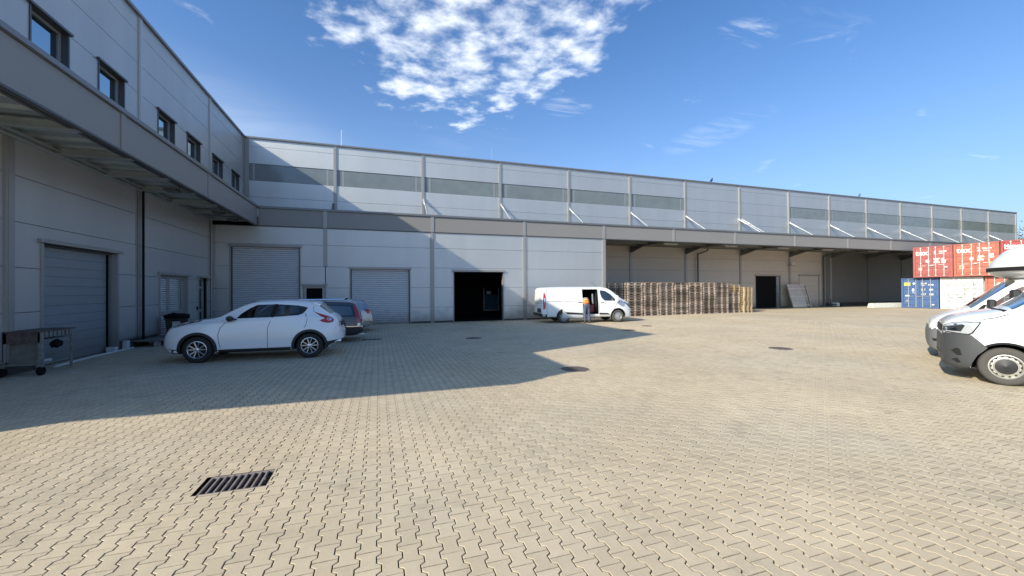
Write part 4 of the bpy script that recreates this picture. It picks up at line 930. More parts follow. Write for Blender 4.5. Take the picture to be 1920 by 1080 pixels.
# ---- silver hatchback
def hatch():
    W_ = .87; root = thing('parked_car', 'silver hatchback with red tail light, farthest of the three cars by the shutters', 'car', (-2.30, 18.55+.8, 0), 0, 'cars parked in the shaded corner')
    T = dict(zt=[(-2.1, .5), (-2.03, .7), (-1.5, .9), (-1.05, .98), (-.4, 1.38), (.1, 1.47), (.9, 1.47), (1.5, 1.42), (1.68, 1.38), (1.92, 1.05), (1.98, .95), (2.05, .8), (2.1, .5)],
             zr=[(-2.1, .49), (-2.03, .67), (-1.5, .87), (-1.05, .95), (-.4, 1.31), (.1, 1.39), (.9, 1.40), (1.5, 1.35), (1.68, 1.31), (1.92, 1.02), (1.98, .93), (2.05, .78), (2.1, .49)],
             zs=[(-2.1, .48), (-1.7, .75), (-1, .86), (0, .92), (1.5, .97), (1.9, .95), (2.0, .85), (2.1, .48)], zb=[(-2.1, .4), (-1.9, .22), (1.7, .22), (1.95, .26), (2.1, .36)],
             W=[(-2.1, .5), (-1.95, .7), (-1.5, .84), (-.5, .87), (1.3, .875), (1.7, .84), (1.95, .77), (2.1, .66)], Ws=[(-2.1, .45), (-1.9, .66), (-1, .81), (1.3, .82), (1.7, .79), (1.95, .72), (2.1, .6)], Wr=[(-2.1, .4), (-1.9, .6), (-.4, .6), (1.5, .58), (1.95, .62), (2.1, .55)], mid=.5)
    B = Body(T, -2.1, 2.1, 'car_silver', root, n=60); B.arch(-1.35, .31, .35, W_); B.arch(1.2, .31, .35, W_); B.finish()
    for view in ('near', 'far'):
        B.decal([(-.8, .97), (-.3, 1.28), (.3, 1.33), (.3, .97)], 'car_glass', 'side_window', view, .004, .01, .08, round_=.04); B.decal([(.38, .97), (.38, 1.33), (1.35, 1.28), (1.45, 1.02)], 'car_glass', 'side_window', view, .004, .01, .08, round_=.04)
        B.decal([(1.72, .98), (1.93, .98), (2.02, .86), (2.0, .80), (1.86, .80)], 'red_lens', 'tail_light', view, .010, .03, .05); B.line([(1.62, .45), (2.08, .44)], .02, 'gap', 'bumper_gap', view, off=.006)
    B.decal([(1.60, -.52), (1.92, -.58), (1.92, .58), (1.60, .52)], 'car_glass', 'rear_window', 'top', .012, .03, .1)
    for x in (-1.35, 1.2):
        for q in (-1, 1): wheel(root, x, q*(W_-.11), .31, .2, .2, 'alloy', out=q)
hatch()

# ---- white panel van with its side door slid open (nose towards +x)
def panel_van():
    W_ = .985; hd = math.atan2(-.52, 3.02); d = Vector((math.cos(hd), math.sin(hd), 0)); n_ = Vector((-d.y, d.x, 0))
    root = thing('panel_van', 'white panel van with its side loading door slid open in front of the pallets', 'van', Vector((9.42, 19.51, 0))+n_*(W_-.03), hd)
    T = dict(zt=[(-1.22, 1.35), (-1.20, 1.82), (-1.14, 1.90), (-.9, 1.93), (0, 1.95), (2.2, 1.95), (2.42, 1.92), (2.7, 1.79), (3.0, 1.56), (3.22, 1.38), (3.34, 1.30), (3.6, 1.19), (3.8, 1.06), (3.88, .95), (3.93, .75), (3.96, .55)],
             zr=[(-1.22, 1.33), (-1.20, 1.76), (-1.14, 1.83), (-.9, 1.86), (0, 1.87), (2.2, 1.86), (2.42, 1.83), (2.7, 1.70), (3.0, 1.49), (3.22, 1.33), (3.34, 1.25), (3.6, 1.13), (3.8, 1.0), (3.88, .9), (3.93, .72), (3.96, .54)],
             zs=[(-1.22, 1.05), (-1.1, 1.12), (0, 1.13), (2, 1.13), (3.0, 1.11), (3.4, 1.05), (3.8, .86), (3.93, .65), (3.96, .53)],
             zb=[(-1.22, .46), (-1.1, .36), (-.8, .32), (3.3, .28), (3.7, .24), (3.9, .30), (3.96, .38)],
             W=[(-1.22, .90), (-1.15, .95), (-.9, .98), (0, .985), (2.8, .985), (3.3, .96), (3.6, .89), (3.8, .80), (3.92, .68), (3.96, .56)], Ws=[(-1.22, .88), (-1.15, .93), (-.9, .96), (2.6, .96), (3.2, .92), (3.6, .82), (3.8, .72), (3.96, .5)],
             Wr=[(-1.22, .80), (-1.15, .83), (-.9, .85), (2.2, .85), (2.6, .82), (3.2, .76), (3.6, .70), (3.8, .62), (3.96, .45)], mid=.5, lip=.09)
    B = Body(T, -1.22, 3.96, 'van_white', root, n=100); B.arch(.0, .34, .41, W_); B.arch(3.03, .34, .41, W_)
    mb = MB(); mb.prism(rounded([(1.0, .46), (1.0, 1.80), (1.90, 1.80), (1.92, .46)], .05), 'y', -1.3, -.70); B.cutter(mb)
    mb = MB(); mb.box(-.95, 1.98, -.80, .85, .52, 1.78); B.cutter(mb)
    B.finish()
    # slid-back door standing proud of the side
    dr = B.decal([(-.10, .33), (-.10, 1.80), (1.0, 1.80), (1.03, .33)], 'van_white', 'sliding_door', 'near', .075, .05, .1, round_=.05)
    for view in ('near', 'far'):
        B.decal([(2.03, 1.745), (2.31, 1.71), (2.62, 1.53), (2.90, 1.24), (2.91, 1.165), (2.27, 1.175), (2.11, 1.34), (2.04, 1.56)], 'car_glass', 'side_window', view, .004, .012, .08, round_=.04)
        B.decal([(2.98, 1.12), (3.02, 1.22), (3.17, 1.08)], 'car_glass', 'quarter_window', view, .004, .012, .05)
        mb = MB(); B.line([(1.97, 1.82), (1.97, .42)], .012, None, None, view, join=mb); B.line([(1.99, .40), (2.62, .38), (2.72, .62), (2.95, .95), (3.0, 1.15)], .012, None, None, view, join=mb); B.line([(-.95, 1.84), (-.93, .45)], .010, None, None, view, join=mb); tag(mb.build('door_gap', 'gap', root, fix=False), kind='stuff')
        B.decal([(1.98, .44), (1.98, .53), (2.45, .51), (2.58, .43)], 'plastic', 'rubbing_strip', view, .012, .03, .08)
        B.decal([(2.06, 1.06), (2.06, 1.09), (2.24, 1.085), (2.24, 1.055)], 'gap', 'door_handle', view, .02, .02, .08)
        trimring(B, 3.03, .34, .40, .435, R(5), R(185), 'plastic', view, off=.008); trimring(B, 0, .34, .40, .425, R(5), R(185), 'plastic', view, off=.006)
        B.decal([(-1.10, 1.63), (-1.03, 1.60), (-.99, 1.40), (-1.0, .90), (-1.05, .76), (-1.14, .74), (-1.15, 1.2)], 'red_lens', 'tail_light', view, .012, .03, .06)
        B.decal([(-1.09, 1.34), (-1.03, 1.34), (-1.02, 1.12), (-1.08, 1.12)], 'clear_lens', 'tail_light_lens', view, .018, .02, .06)
        B.decal([(3.44, 1.12), (3.72, .96), (3.84, .80), (3.80, .76), (3.66, .86), (3.50, 1.02)], 'dark_lens', 'headlight', view, .010, .03, .05)
        B.decal([(3.80, .56), (3.94, .60), (3.95, .48), (3.84, .44)], 'gap', 'fog_light', view, .008, .02, .05)
        B.decal([(-1.2, .50), (-.95, .47), (-.92, .36), (-1.05, .34), (-1.2, .40)], 'plastic', 'rear_bumper', view, .02, .04, .08)
    pr_ = dict(parent=dr)
    def proud(o, q=-.085):
        o.location = (0, q, 0); return o
    proud(B.decal([(.02, .60), (1.0, .53), (1.0, .455), (.15, .49)], 'plastic', 'rubbing_strip', 'near', .012, .03, .08, parent=dr)); proud(B.decal([(.78, 1.10), (.78, 1.135), (.95, 1.13), (.95, 1.095)], 'gap', 'door_handle', 'near', .015, .02, .08, parent=dr))
    proud(B.line([(0, 1.17), (1.0, 1.10)], .012, 'trim', 'door_crease', 'near', parent=dr))
    mb = MB(); B.line([(-.95, 1.16), (1.0, 1.14)], .03, 'trim', 'door_rail', 'near', off=.006)
    # rear end
    B.decal([(-.80, 1.20), (-.80, 1.76), (-.04, 1.80), (-.04, 1.20)], 'van_white', 'rear_door', 'x-', .012, .02, .1); B.decal([(.04, 1.20), (.04, 1.80), (.80, 1.76), (.80, 1.20)], 'van_white', 'rear_door', 'x-', .012, .02, .1)
    mb = MB(); B.line([(-.88, 1.05), (.88, 1.05)], .012, None, None, 'x-', join=mb); B.line([(0, 1.85), (0, .55)], .014, None, None, 'x-', join=mb); tag(mb.build('rear_gap', 'gap', root, fix=False), kind='stuff')
    MB().box(-1.31, -1.15, -.86, .86, .36, .52).build('rear_step', 'plastic', root, bevel=.03)
    MB().box(-1.245, -1.22, -.62, -.12, .60, .74).build('number_plate', 'plate_white', root)
    MB().box(-1.25, -1.20, -.75, -.0, .56, .78).build('plate_recess', 'plastic', root)
    B.decal([(2.45, -.72), (3.28, -.70), (3.28, .70), (2.45, .72)], 'car_glass', 'windscreen', 'top', .005, .012, .1)
    MB().box(-.93, -.90, -.5, -.2, 1.0, 1.03).build('badge', 'trim', root)
    for q in (-1, 1):
        mb = MB(); mb.box(-.09, .04, -.10, .10, -.17, .17); o = mb.build('side_mirror', 'van_white', root, bevel=.03); o.location = (2.93, q*1.13, 1.28)
        mb = MB(); mb.beam((2.90, q*.95, 1.20), (2.92, q*1.06, 1.22), .05, .06); mb.build('mirror_arm', 'plastic', root)
    MB().tube((2.2, 0, 1.95), (1.80, 0, 2.22), .008, 5, r2=.004).build('aerial', 'plastic', root)
    # cargo: partition, boxes
    MB().box(1.86, 1.90, -.75, .8, .55, 1.72).build('bulkhead', 'plastic', root)
    MB().box(1.50, 1.82, -.55, .1, .54, .95).build('cargo_box', 'box_matred', root, bevel=.01); MB().box(1.2, 1.6, -.1, .6, .54, 1.3).build('cargo_box', 'seat', root, bevel=.01)
    MB().tube((1.72, -.62, 1.0), (1.70, -.62, 1.55), .05, 10).build('cargo_roll', 'galvanised', root)
    MB().box(.98, 1.94, -.97, -.72, .44, .46).build('door_step', 'trim', root)
    MB().box(2.70, 2.76, -.90, -.75, .1, .36).build('mud_flap', 'plastic', root)
    for x in (0, 3.03):
        for q in (-1, 1): wheel(root, x, q*(W_-.125), .335, .215, .205, 'hubcap', out=q, rim='hubcap', tyre='tyre_dusty')
    return root
panel_van()

# ---- big white van, front left quarter in view (nose towards -x of its own frame)
HV = math.atan2(-.883, .469); DV = Vector((math.cos(HV), math.sin(HV), 0)); NV = Vector((-DV.y, DV.x, 0))
def cargo_van():
    W_ = 1.02; root = thing('cargo_van', 'large white van with dark grey front bumper and steel wheels at the right edge', 'van', Vector((10.58, 4.02, 0))+NV*(W_-.03), HV)
    T = dict(zt=[(-0.766, .80), (-0.752, 1.04), (-0.707, 1.10), (-.5, 1.22), (-.1, 1.32), (.05, 1.37), (.6, 1.85), (.95, 2.15), (1.2, 2.27), (1.6, 2.30), (4.6, 2.30), (4.7, 2.2)],
             zr=[(-0.766, .78), (-0.752, 1.01), (-0.707, 1.07), (-.5, 1.18), (-.1, 1.28), (.05, 1.32), (.6, 1.77), (.95, 2.05), (1.2, 2.17), (1.6, 2.2), (4.6, 2.2), (4.7, 2.1)],
             zs=[(-0.766, .76), (-0.752, .95), (-.5, 1.08), (0, 1.20), (.3, 1.26), (4.7, 1.26)],
             zb=[(-0.766, .42), (-0.744, .30), (-0.648, .24), (-.3, .24), (4.5, .30), (4.7, .4)],
             W=[(-0.766, .45), (-0.750, .62), (-0.700, .78), (-0.62, .88), (-.50, .95), (-.38, .99), (-.2, 1.02), (.5, 1.035), (4.6, 1.035), (4.7, 1.0)], Ws=[(-0.766, .42), (-0.750, .58), (-0.690, .74), (-.58, .84), (-.4, .93), (0, .975), (.5, 1.0), (4.6, 1.0), (4.7, .97)],
             Wr=[(-0.766, .38), (-0.744, .54), (-0.574, .72), (0, .80), (.6, .82), (1.2, .88), (4.6, .9), (4.7, .86)], mid=.5, lip=.08)
    B = Body(T, -.766, 4.7, 'van_white', root, n=130, zone=lambda x, y, z: x < -.42 and z < .86 and (x < -.48 or z < .6), zmat='bumper_grey'); B.arch(0, .33, .42, W_); B.arch(3.6, .33, .42, W_); B.finish()
    bump = [(-0.766, .885), (-0.589, .888), (-.40, .868), (-.215, .655), (-.34, .50), (-.40, .36), (-.42, .25), (-0.618, .25), (-0.766, .40)]
    for view in ('near', 'far'):
        B.decal(bump, 'bumper_grey', 'side_bumper', view, .010, .03, .05)
        B.decal([(-0.766, 1.0), (-0.618, 1.085), (-.48, 1.105), (-.275, 1.115), (-.38, .905), (-.42, .875), (-0.574, .885), (-0.766, .905)], 'gap', 'headlight_surround', view, .012, .03, .05)
        hl = B.decal([(-0.759, 1.0), (-0.618, 1.072), (-.48, 1.090), (-.30, 1.10), (-.40, .91), (-.44, .888), (-0.574, .90), (-0.759, .92)], 'clear_lens', 'headlight', view, .018, .03, .05)
        B.decal([(-0.722, .995), (-.50, 1.055), (-.47, 1.04), (-0.522, .925), (-0.722, .935)], 'dark_lens', 'headlight_lamp', view, .024, .03, .05, parent=hl)
        B.decal([(-0.648, .965), (-0.574, 1.0), (-0.544, .97), (-0.574, .935), (-0.633, .935)], 'chrome', 'lamp_reflector', view, .029, .02, .05, parent=hl)
        B.decal([(-0.648, .56), (-0.589, .62), (-0.544, .60), (-0.522, .49), (-0.574, .48)], 'gap', 'air_vent', view, .016, .02, .05); B.decal([(-0.648, .40), (-0.574, .43), (-0.530, .35), (-0.574, .34)], 'gap', 'air_vent', view, .016, .02, .05)
        trimring(B, 0, .33, .405, .44, R(15), R(190), 'gap', view, off=.006)
        mb = MB(); B.line([(-.275, 1.115), (-.245, 1.165), (-.10, 1.20), (.05, 1.265)], .010, None, None, view, join=mb); B.line([(.46, .32), (.47, .9), (.30, 1.22)], .012, None, None, view, join=mb); B.line([(1.55, .32), (1.55, 2.1)], .012, None, None, view, join=mb); tag(mb.build('panel_gap', 'gap', root, fix=False), kind='stuff')
        B.decal([(.42, 1.30), (.78, 1.78), (1.05, 1.98), (1.48, 2.0), (1.48, 1.30)], 'car_glass', 'side_window', view, .005, .012, .1, round_=.04)
    B.decal([(-0.648, .50), (-0.648, .84), (.70, .84), (.70, .50)], 'bumper_grey', 'front_bumper', 'x-', .012, .03, .09); 
    gr = B.decal([(-0.515, .90), (-0.544, 1.02), (.56, 1.02), (.52, .90)], 'gap', 'grille', 'x-', .014, .03, .09)
    for k in range(4): B.line([(-0.530, .915+k*.028), (.54, .915+k*.028)], .010, 'bumper_pale', 'grille_bar', 'x-', off=.022, parent=gr)
    B.decal([(-0.648, .26), (-0.663, .48), (.72, .48), (.7, .26)], 'bumper_grey', 'lower_bumper', 'x-', .012, .03, .09)
    B.decal([(.10, -.80), (1.02, -.76), (1.02, .76), (.10, .80)], 'screen_glass', 'windscreen', 'top', .006, .015, .1)
    mb = MB(); B.line([(.02, -.80), (-.04, -.3), (-.04, .3), (.02, .80)], .05, 'gap', 'wiper_cowl', 'top', off=.004)
    for q in (-1, 1): wheel(root, 0, q*(W_-.13), .335, .22, .215, 'steel', out=q, rim='steel_rim', tyre='tyre_dusty', rz=.05*0); wheel(root, 3.6, q*(W_-.13), .335, .22, .215, 'steel', out=q, rim='steel_rim', tyre='tyre_dusty')
    for q in (-1, 1):
        o = MB().box(-.08, .06, -.12, .12, -.2, .2).build('side_mirror', 'plastic', root, bevel=.03); o.location = (.42, q*1.20, 1.50)
        mb = MB(); mb.beam((.45, q*1.0, 1.40), (.44, q*1.12, 1.42), .05, .06); mb.build('mirror_arm', 'plastic', root)
cargo_van()
def motorhome():
    W_ = 1.0; root = thing('motorhome', 'cream white motorhome with overcab bunk and pale grey bumper behind the large van', 'motorhome', Vector((13.38, 5.34, 0))+NV*(W_-.03), HV)
    T = dict(zt=[(-.97, .62), (-.95, .84), (-.85, .98), (-.6, 1.13), (-.3, 1.27), (.0, 1.55), (.3, 1.83), (.5, 1.98), (.9, 2.05), (1.6, 2.05)],
             zr=[(-.97, .61), (-.95, .80), (-.85, .93), (-.6, 1.08), (-.3, 1.21), (.0, 1.47), (.3, 1.74), (.5, 1.89), (.9, 1.97), (1.6, 1.97)],
             zs=[(-.97, .6), (-.95, .75), (-.6, .95), (-.3, 1.08), (0, 1.13), (.5, 1.16), (1.6, 1.16)], zb=[(-.97, .4), (-.94, .25), (-.8, .19), (-.3, .19), (1.6, .25)],
             W=[(-.97, .55), (-.94, .72), (-.85, .86), (-.6, .97), (-.2, 1.01), (.5, 1.02), (1.6, 1.02)], Ws=[(-.97, .5), (-.94, .66), (-.8, .8), (-.4, .9), (0, .96), (1.6, .98)], Wr=[(-.97, .45), (-.94, .6), (-.6, .7), (-.3, .76), (.5, .80), (1.6, .84)], mid=.5, lip=.08)
    B = Body(T, -.97, 1.6, 'camper_white', root, 'cab', n=110, zone=lambda x, y, z: x < -.46 and z < .74, zmat='bumper_pale'); B.arch(0, .33, .41, W_)
    win = [(-.10, 1.17), (.02, 1.33), (.42, 1.72), (.58, 1.80), (1.05, 1.82), (1.05, 1.2), (.3, 1.17)]
    mb = MB(); mb.prism(rounded(win, .04), 'y', -1.3, 1.3); B.cutter(mb); mb = MB(); mb.prism([(-.02, 1.05), (.55, 1.72), (1.45, 1.8), (1.45, .8), (.1, .8)], 'y', -.72, .72); B.cutter(mb); B.finish()
    for view in ('near', 'far'):
        B.decal(win, 'clear_glass', 'side_window', view, -.004, .0, .1, round_=.04)
        B.decal([(.56, 1.17), (.60, 1.80), (.66, 1.80), (.64, 1.17)], 'gap', 'window_divider', view, .004, .01, .1)
        B.decal([(-.28, 1.10), (-.06, 1.35), (-.02, 1.34), (-.10, 1.16)], 'gap', 'mirror_base', view, .006, .01, .05)
        B.decal([(-.97, .70), (-.70, .76), (-.40, .74), (-.36, .55), (-.42, .30), (-.44, .2), (-.75, .2), (-.97, .3)], 'bumper_pale', 'bumper', view, .010, .03, .05)
        B.decal([(-.90, .50), (-.82, .50), (-.80, .44), (-.88, .44)], 'gap', 'air_vent', view, .016, .02, .05); B.decal([(-.84, .30), (-.70, .30), (-.66, .25), (-.8, .25)], 'gap', 'air_vent', view, .016, .02, .05)
        B.decal([(-.86, .80), (-.74, .93), (-.60, 1.02), (-.34, 1.10), (-.30, 1.05), (-.40, .93), (-.62, .83)], 'cream_lens', 'headlight', view, .012, .03, .05)
        B.decal([(-.45, 1.02), (-.34, 1.09), (-.30, 1.05), (-.38, .97)], 'dark_lens', 'indicator', view, .018, .02, .05)
        trimring(B, 0, .33, .40, .43, R(5), R(185), 'plastic', view, off=.006)
    B.decal([(-.7, .2), (-.75, .70), (.75, .70), (.7, .2)], 'bumper_pale', 'front_bumper', 'x-', .012, .03, .09)
    B.decal([(-.26, -.74), (.42, -.76), (.42, .76), (-.26, .74)], 'car_glass', 'windscreen', 'top', .006, .015, .1)
    for q in (-1, 1):
        o = MB().box(-.07, .06, -.11, .11, -.13, .15).build('side_mirror', 'plastic', root, bevel=.03); o.location = (.02, q*1.16, 1.33)
        mb = MB(); mb.beam((.03, q*.97, 1.24), (.02, q*1.08, 1.27), .05, .05); mb.build('mirror_arm', 'plastic', root)
        wheel(root, 0, q*(W_-.12), .335, .22, .205, 'hubcap', out=q, rim='hubcap', tyre='tyre_dusty')
        mb = MB(); mb.box(.55, .68, q*.36-.22, q*.36+.22, .85, 1.35); mb.box(.57, .66, q*.36-.12, q*.36+.12, 1.38, 1.58); mb.build('seat', 'seat', root, bevel=.03)
    MB().box(-.05, .25, -.7, .7, 1.0, 1.14).build('dashboard', 'plastic', root, bevel=.03)
    # living body with overcab bunk
    side = [(1.25, .35), (1.25, 1.92), (.60, 1.93), (.42, 1.99), (.31, 2.08), (.27, 2.14), (.26, 2.20), (.28, 2.27), (.34, 2.40), (.43, 2.52), (.50, 2.63), (.66, 2.72), (.9, 2.80), (1.3, 2.88), (1.8, 2.93), (6.1, 2.95), (6.1, .35)]
    def sd(v):                                            # side outline with a plan that rounds back to the flanks
        q = max(0, 1-(v[0]-.2)/.9); return q
    ys_ = [-1.12, -1.10, -1.05, -.97, -.86, -.7, -.5, -.25, 0, .25, .5, .7, .86, .97, 1.05, 1.10, 1.12]; side = rounded(side[2:15], .10, 3)+[side[15-0] if len(side) > 15 else (6.1, 2.93)]
    side = [p for p in side if p[0] < 1.9]+[(6.1, 2.93), (6.1, .35), (1.25, .35), (1.25, 1.92)]
    vs_ = []; K = len(side)
    for y in ys_:
        rf = max(0, (abs(y)-1.02)/.10)**2*.05
        for (x, z) in side:
            q = max(0., 1-(x-.15)/1.1) if z > 1.9 and x < 1.2 else 0
            vs_.append((x-.20*q+q*.50*(abs(y)/1.12)**2.2, y, z-(rf if z > 2.3 else -rf if z < 1.95 and x < 1.2 else 0)))
    mb = MB(); mb.add(vs_, [(a*K+b_, a*K+(b_+1) % K, (a+1)*K+(b_+1) % K, (a+1)*K+b_) for a in range(len(ys_)-1) for b_ in range(K)]+[tuple(range(K)), tuple(range((len(ys_)-1)*K, len(ys_)*K))])
    o = mb.build('living_body', 'camper_white', root, smooth=40)
    b2 = MB(); q = 1.135
    stripe = [(.52, 2.125), (.51, 2.215), (6.1, 2.24), (6.1, 2.13)]
    for s_ in (-1, 1):
        b2 = MB(); b2.prism(stripe, 'y', s_*1.122, s_*1.128); b2.build('dark_stripe', 'gap', root)
        b2 = MB(); b2.prism(rounded([(1.22, 2.28), (1.22, 2.70), (1.95, 2.70), (1.95, 2.28)], .08), 'y', s_*1.12, s_*1.14); w_ = b2.build('bunk_window', 'trim', root); b2 = MB(); b2.prism(rounded([(1.26, 2.32), (1.26, 2.66), (1.91, 2.66), (1.91, 2.32)], .07), 'y', s_*1.14, s_*1.145); b2.build('pane', 'car_glass', w_)
        wheel(root, 4.3, s_*.95, .335, .22, .205, 'hubcap', out=s_, rim='hubcap', tyre='tyre_dusty')
    mb = MB(); pr2 = []
    for y in [v/20*1.119 for v in range(-20, 21)]:
        x = .265; q = 1-(x-.15)/1.1; pr2.append((x-.20*q+q*.50*(abs(y)/1.12)**2.2-.012, y))
    mb.add([(x, y, z) for x, y in pr2 for z in (2.125, 2.215)]+[(x+.03, y, z) for x, y in pr2 for z in (2.125, 2.215)], [(2*i, 2*i+1, 2*i+3, 2*i+2) for i in range(40)]+[(82+2*i, 82+2*i+1, 82+2*i+3, 82+2*i+2) for i in range(40)]+[(2*i, 2*i+2, 84+2*i, 82+2*i) for i in range(40)]+[(2*i+1, 2*i+3, 85+2*i, 83+2*i) for i in range(40)]); mb.build('dark_stripe', 'gap', root)
motorhome()

# ------------------------------------------------------------------ pallets
def pallet_mesh(mats, seed):
    r_ = random.Random(seed); mb = MB(); L_, D_, H_ = 1.18, .82, .158
    for x in (-L_/2+.07, 0, L_/2-.07):
        for y in (-D_/2+.06, 0, D_/2-.06): mb.box(x-.05, x+.05, y-.055+(-.004 if y < 0 else 0), y+.055, .024, .122, 1)
    for y in (-D_/2+.06, 0, D_/2-.06): mb.box(-L_/2, L_/2, y-.05, y+.05, 0, .022, 1 if (y < 0 and seed % 2) else 0)  # some front skids take the paler block colour as painted sunlit edges
    for y in (-D_/2+.06, 0, D_/2-.06): mb.box(-L_/2+.0, L_/2, y-.052, y+.052, .123, .146, 1 if (y < 0 and seed > 1) else 0)  # some front stringers painted paler too, imitating sun on their edges
    n = 7
    for i in range(n):
        x = -L_/2+.065+i*(L_-.13)/(n-1); w = .06 if i % 2 == 0 else .045; e_ = r_.uniform(-.008, .012); mb.box(x-w, x+w, -D_/2+e_, D_/2, .147, .1715+r_.uniform(-.001, .001))
    return mb.mesh('wooden_pallet', mats, fix=False)
PM = {k: [pallet_mesh([k, 'pallet_block' if k != 'pallet_fresh' else 'pallet_fresh'], i) for i in range(4)] for k in ('pallet_grey', 'pallet_brown', 'pallet_fresh')}
ORD = ['lowest', 'second', 'third', 'fourth', 'fifth', 'sixth', 'seventh', 'eighth', 'ninth', 'tenth', 'eleventh', 'twelfth', 'thirteenth', 'fourteenth']
SPOS = ['first', 'second', 'third', 'fourth', 'fifth', 'sixth', 'seventh', 'eighth', 'ninth', 'tenth', 'eleventh']
prr = random.Random(11)
def put_pallet(x, y, z, kind, rz, label):
    o = bpy.data.objects.new('wooden_pallet', prr.choice(PM[kind])); COL.objects.link(o); o.location = (x, y, z); o.rotation_euler = (0, 0, rz); tag(o, label, 'pallet', 'stacked wooden pallets')
Yf = 22.95
stack_x = [15.04]+[16.33+1.266*i for i in range(7)]
for i, x in enumerate(stack_x):
    n = 13; z = 0; main = ['pallet_grey', 'pallet_grey', 'pallet_brown', 'pallet_grey', 'pallet_brown', 'pallet_brown', 'pallet_grey', 'pallet_brown', 'pallet_brown'][i]
    yb = Yf-.03*i+(.0 if i != 0 else .35)+.015*i*i*.5
    for k in range(n):
        kind = main if prr.random() < .7 else ('pallet_brown' if main == 'pallet_grey' else 'pallet_grey')
        put_pallet(x+prr.uniform(-.016, .016), yb+prr.uniform(-.012, .012)+.41, z, kind, prr.uniform(-.015, .015), 'weathered wooden pallet, %s from the ground in the %s tall stack from the van' % (ORD[k], SPOS[i]) if k else 'weathered wooden pallet at the bottom of the %s tall stack from the van' % SPOS[i])
        z += .173
# gap between two layers is the next pallet's feet resting on the boards: raise every pallet on its own feet
for j, (x, n, kind0) in enumerate(((25.22, 9, 'pallet_grey'), (26.3, 11, 'pallet_fresh'))):
    z = 0
    for k in range(n):
        kind = kind0
        put_pallet(x+prr.uniform(-.03, .03), Yf+(.75 if j == 0 else .62)+prr.uniform(-.03, .03), z, kind, prr.uniform(-.03, .03)+(PI/2 if j else 0), ('grey weathered pallet' if kind == 'pallet_grey' else 'light yellow pallet')+', %s in the %s' % (ORD[k], 'short stack behind the fresh pallets' if j == 0 else 'end stack farthest from the van'))
        z += .173
for k in range(3):
    put_pallet(25.25+prr.uniform(-.03, .03), Yf+.72, 9*.173+k*.173, 'pallet_fresh', .02, ['light yellow pallet just above the grey pallets of the short stack', 'light yellow pallet in the middle of three on the short grey stack', 'light yellow pallet topmost of the short stack by the fresh end stack'][k])

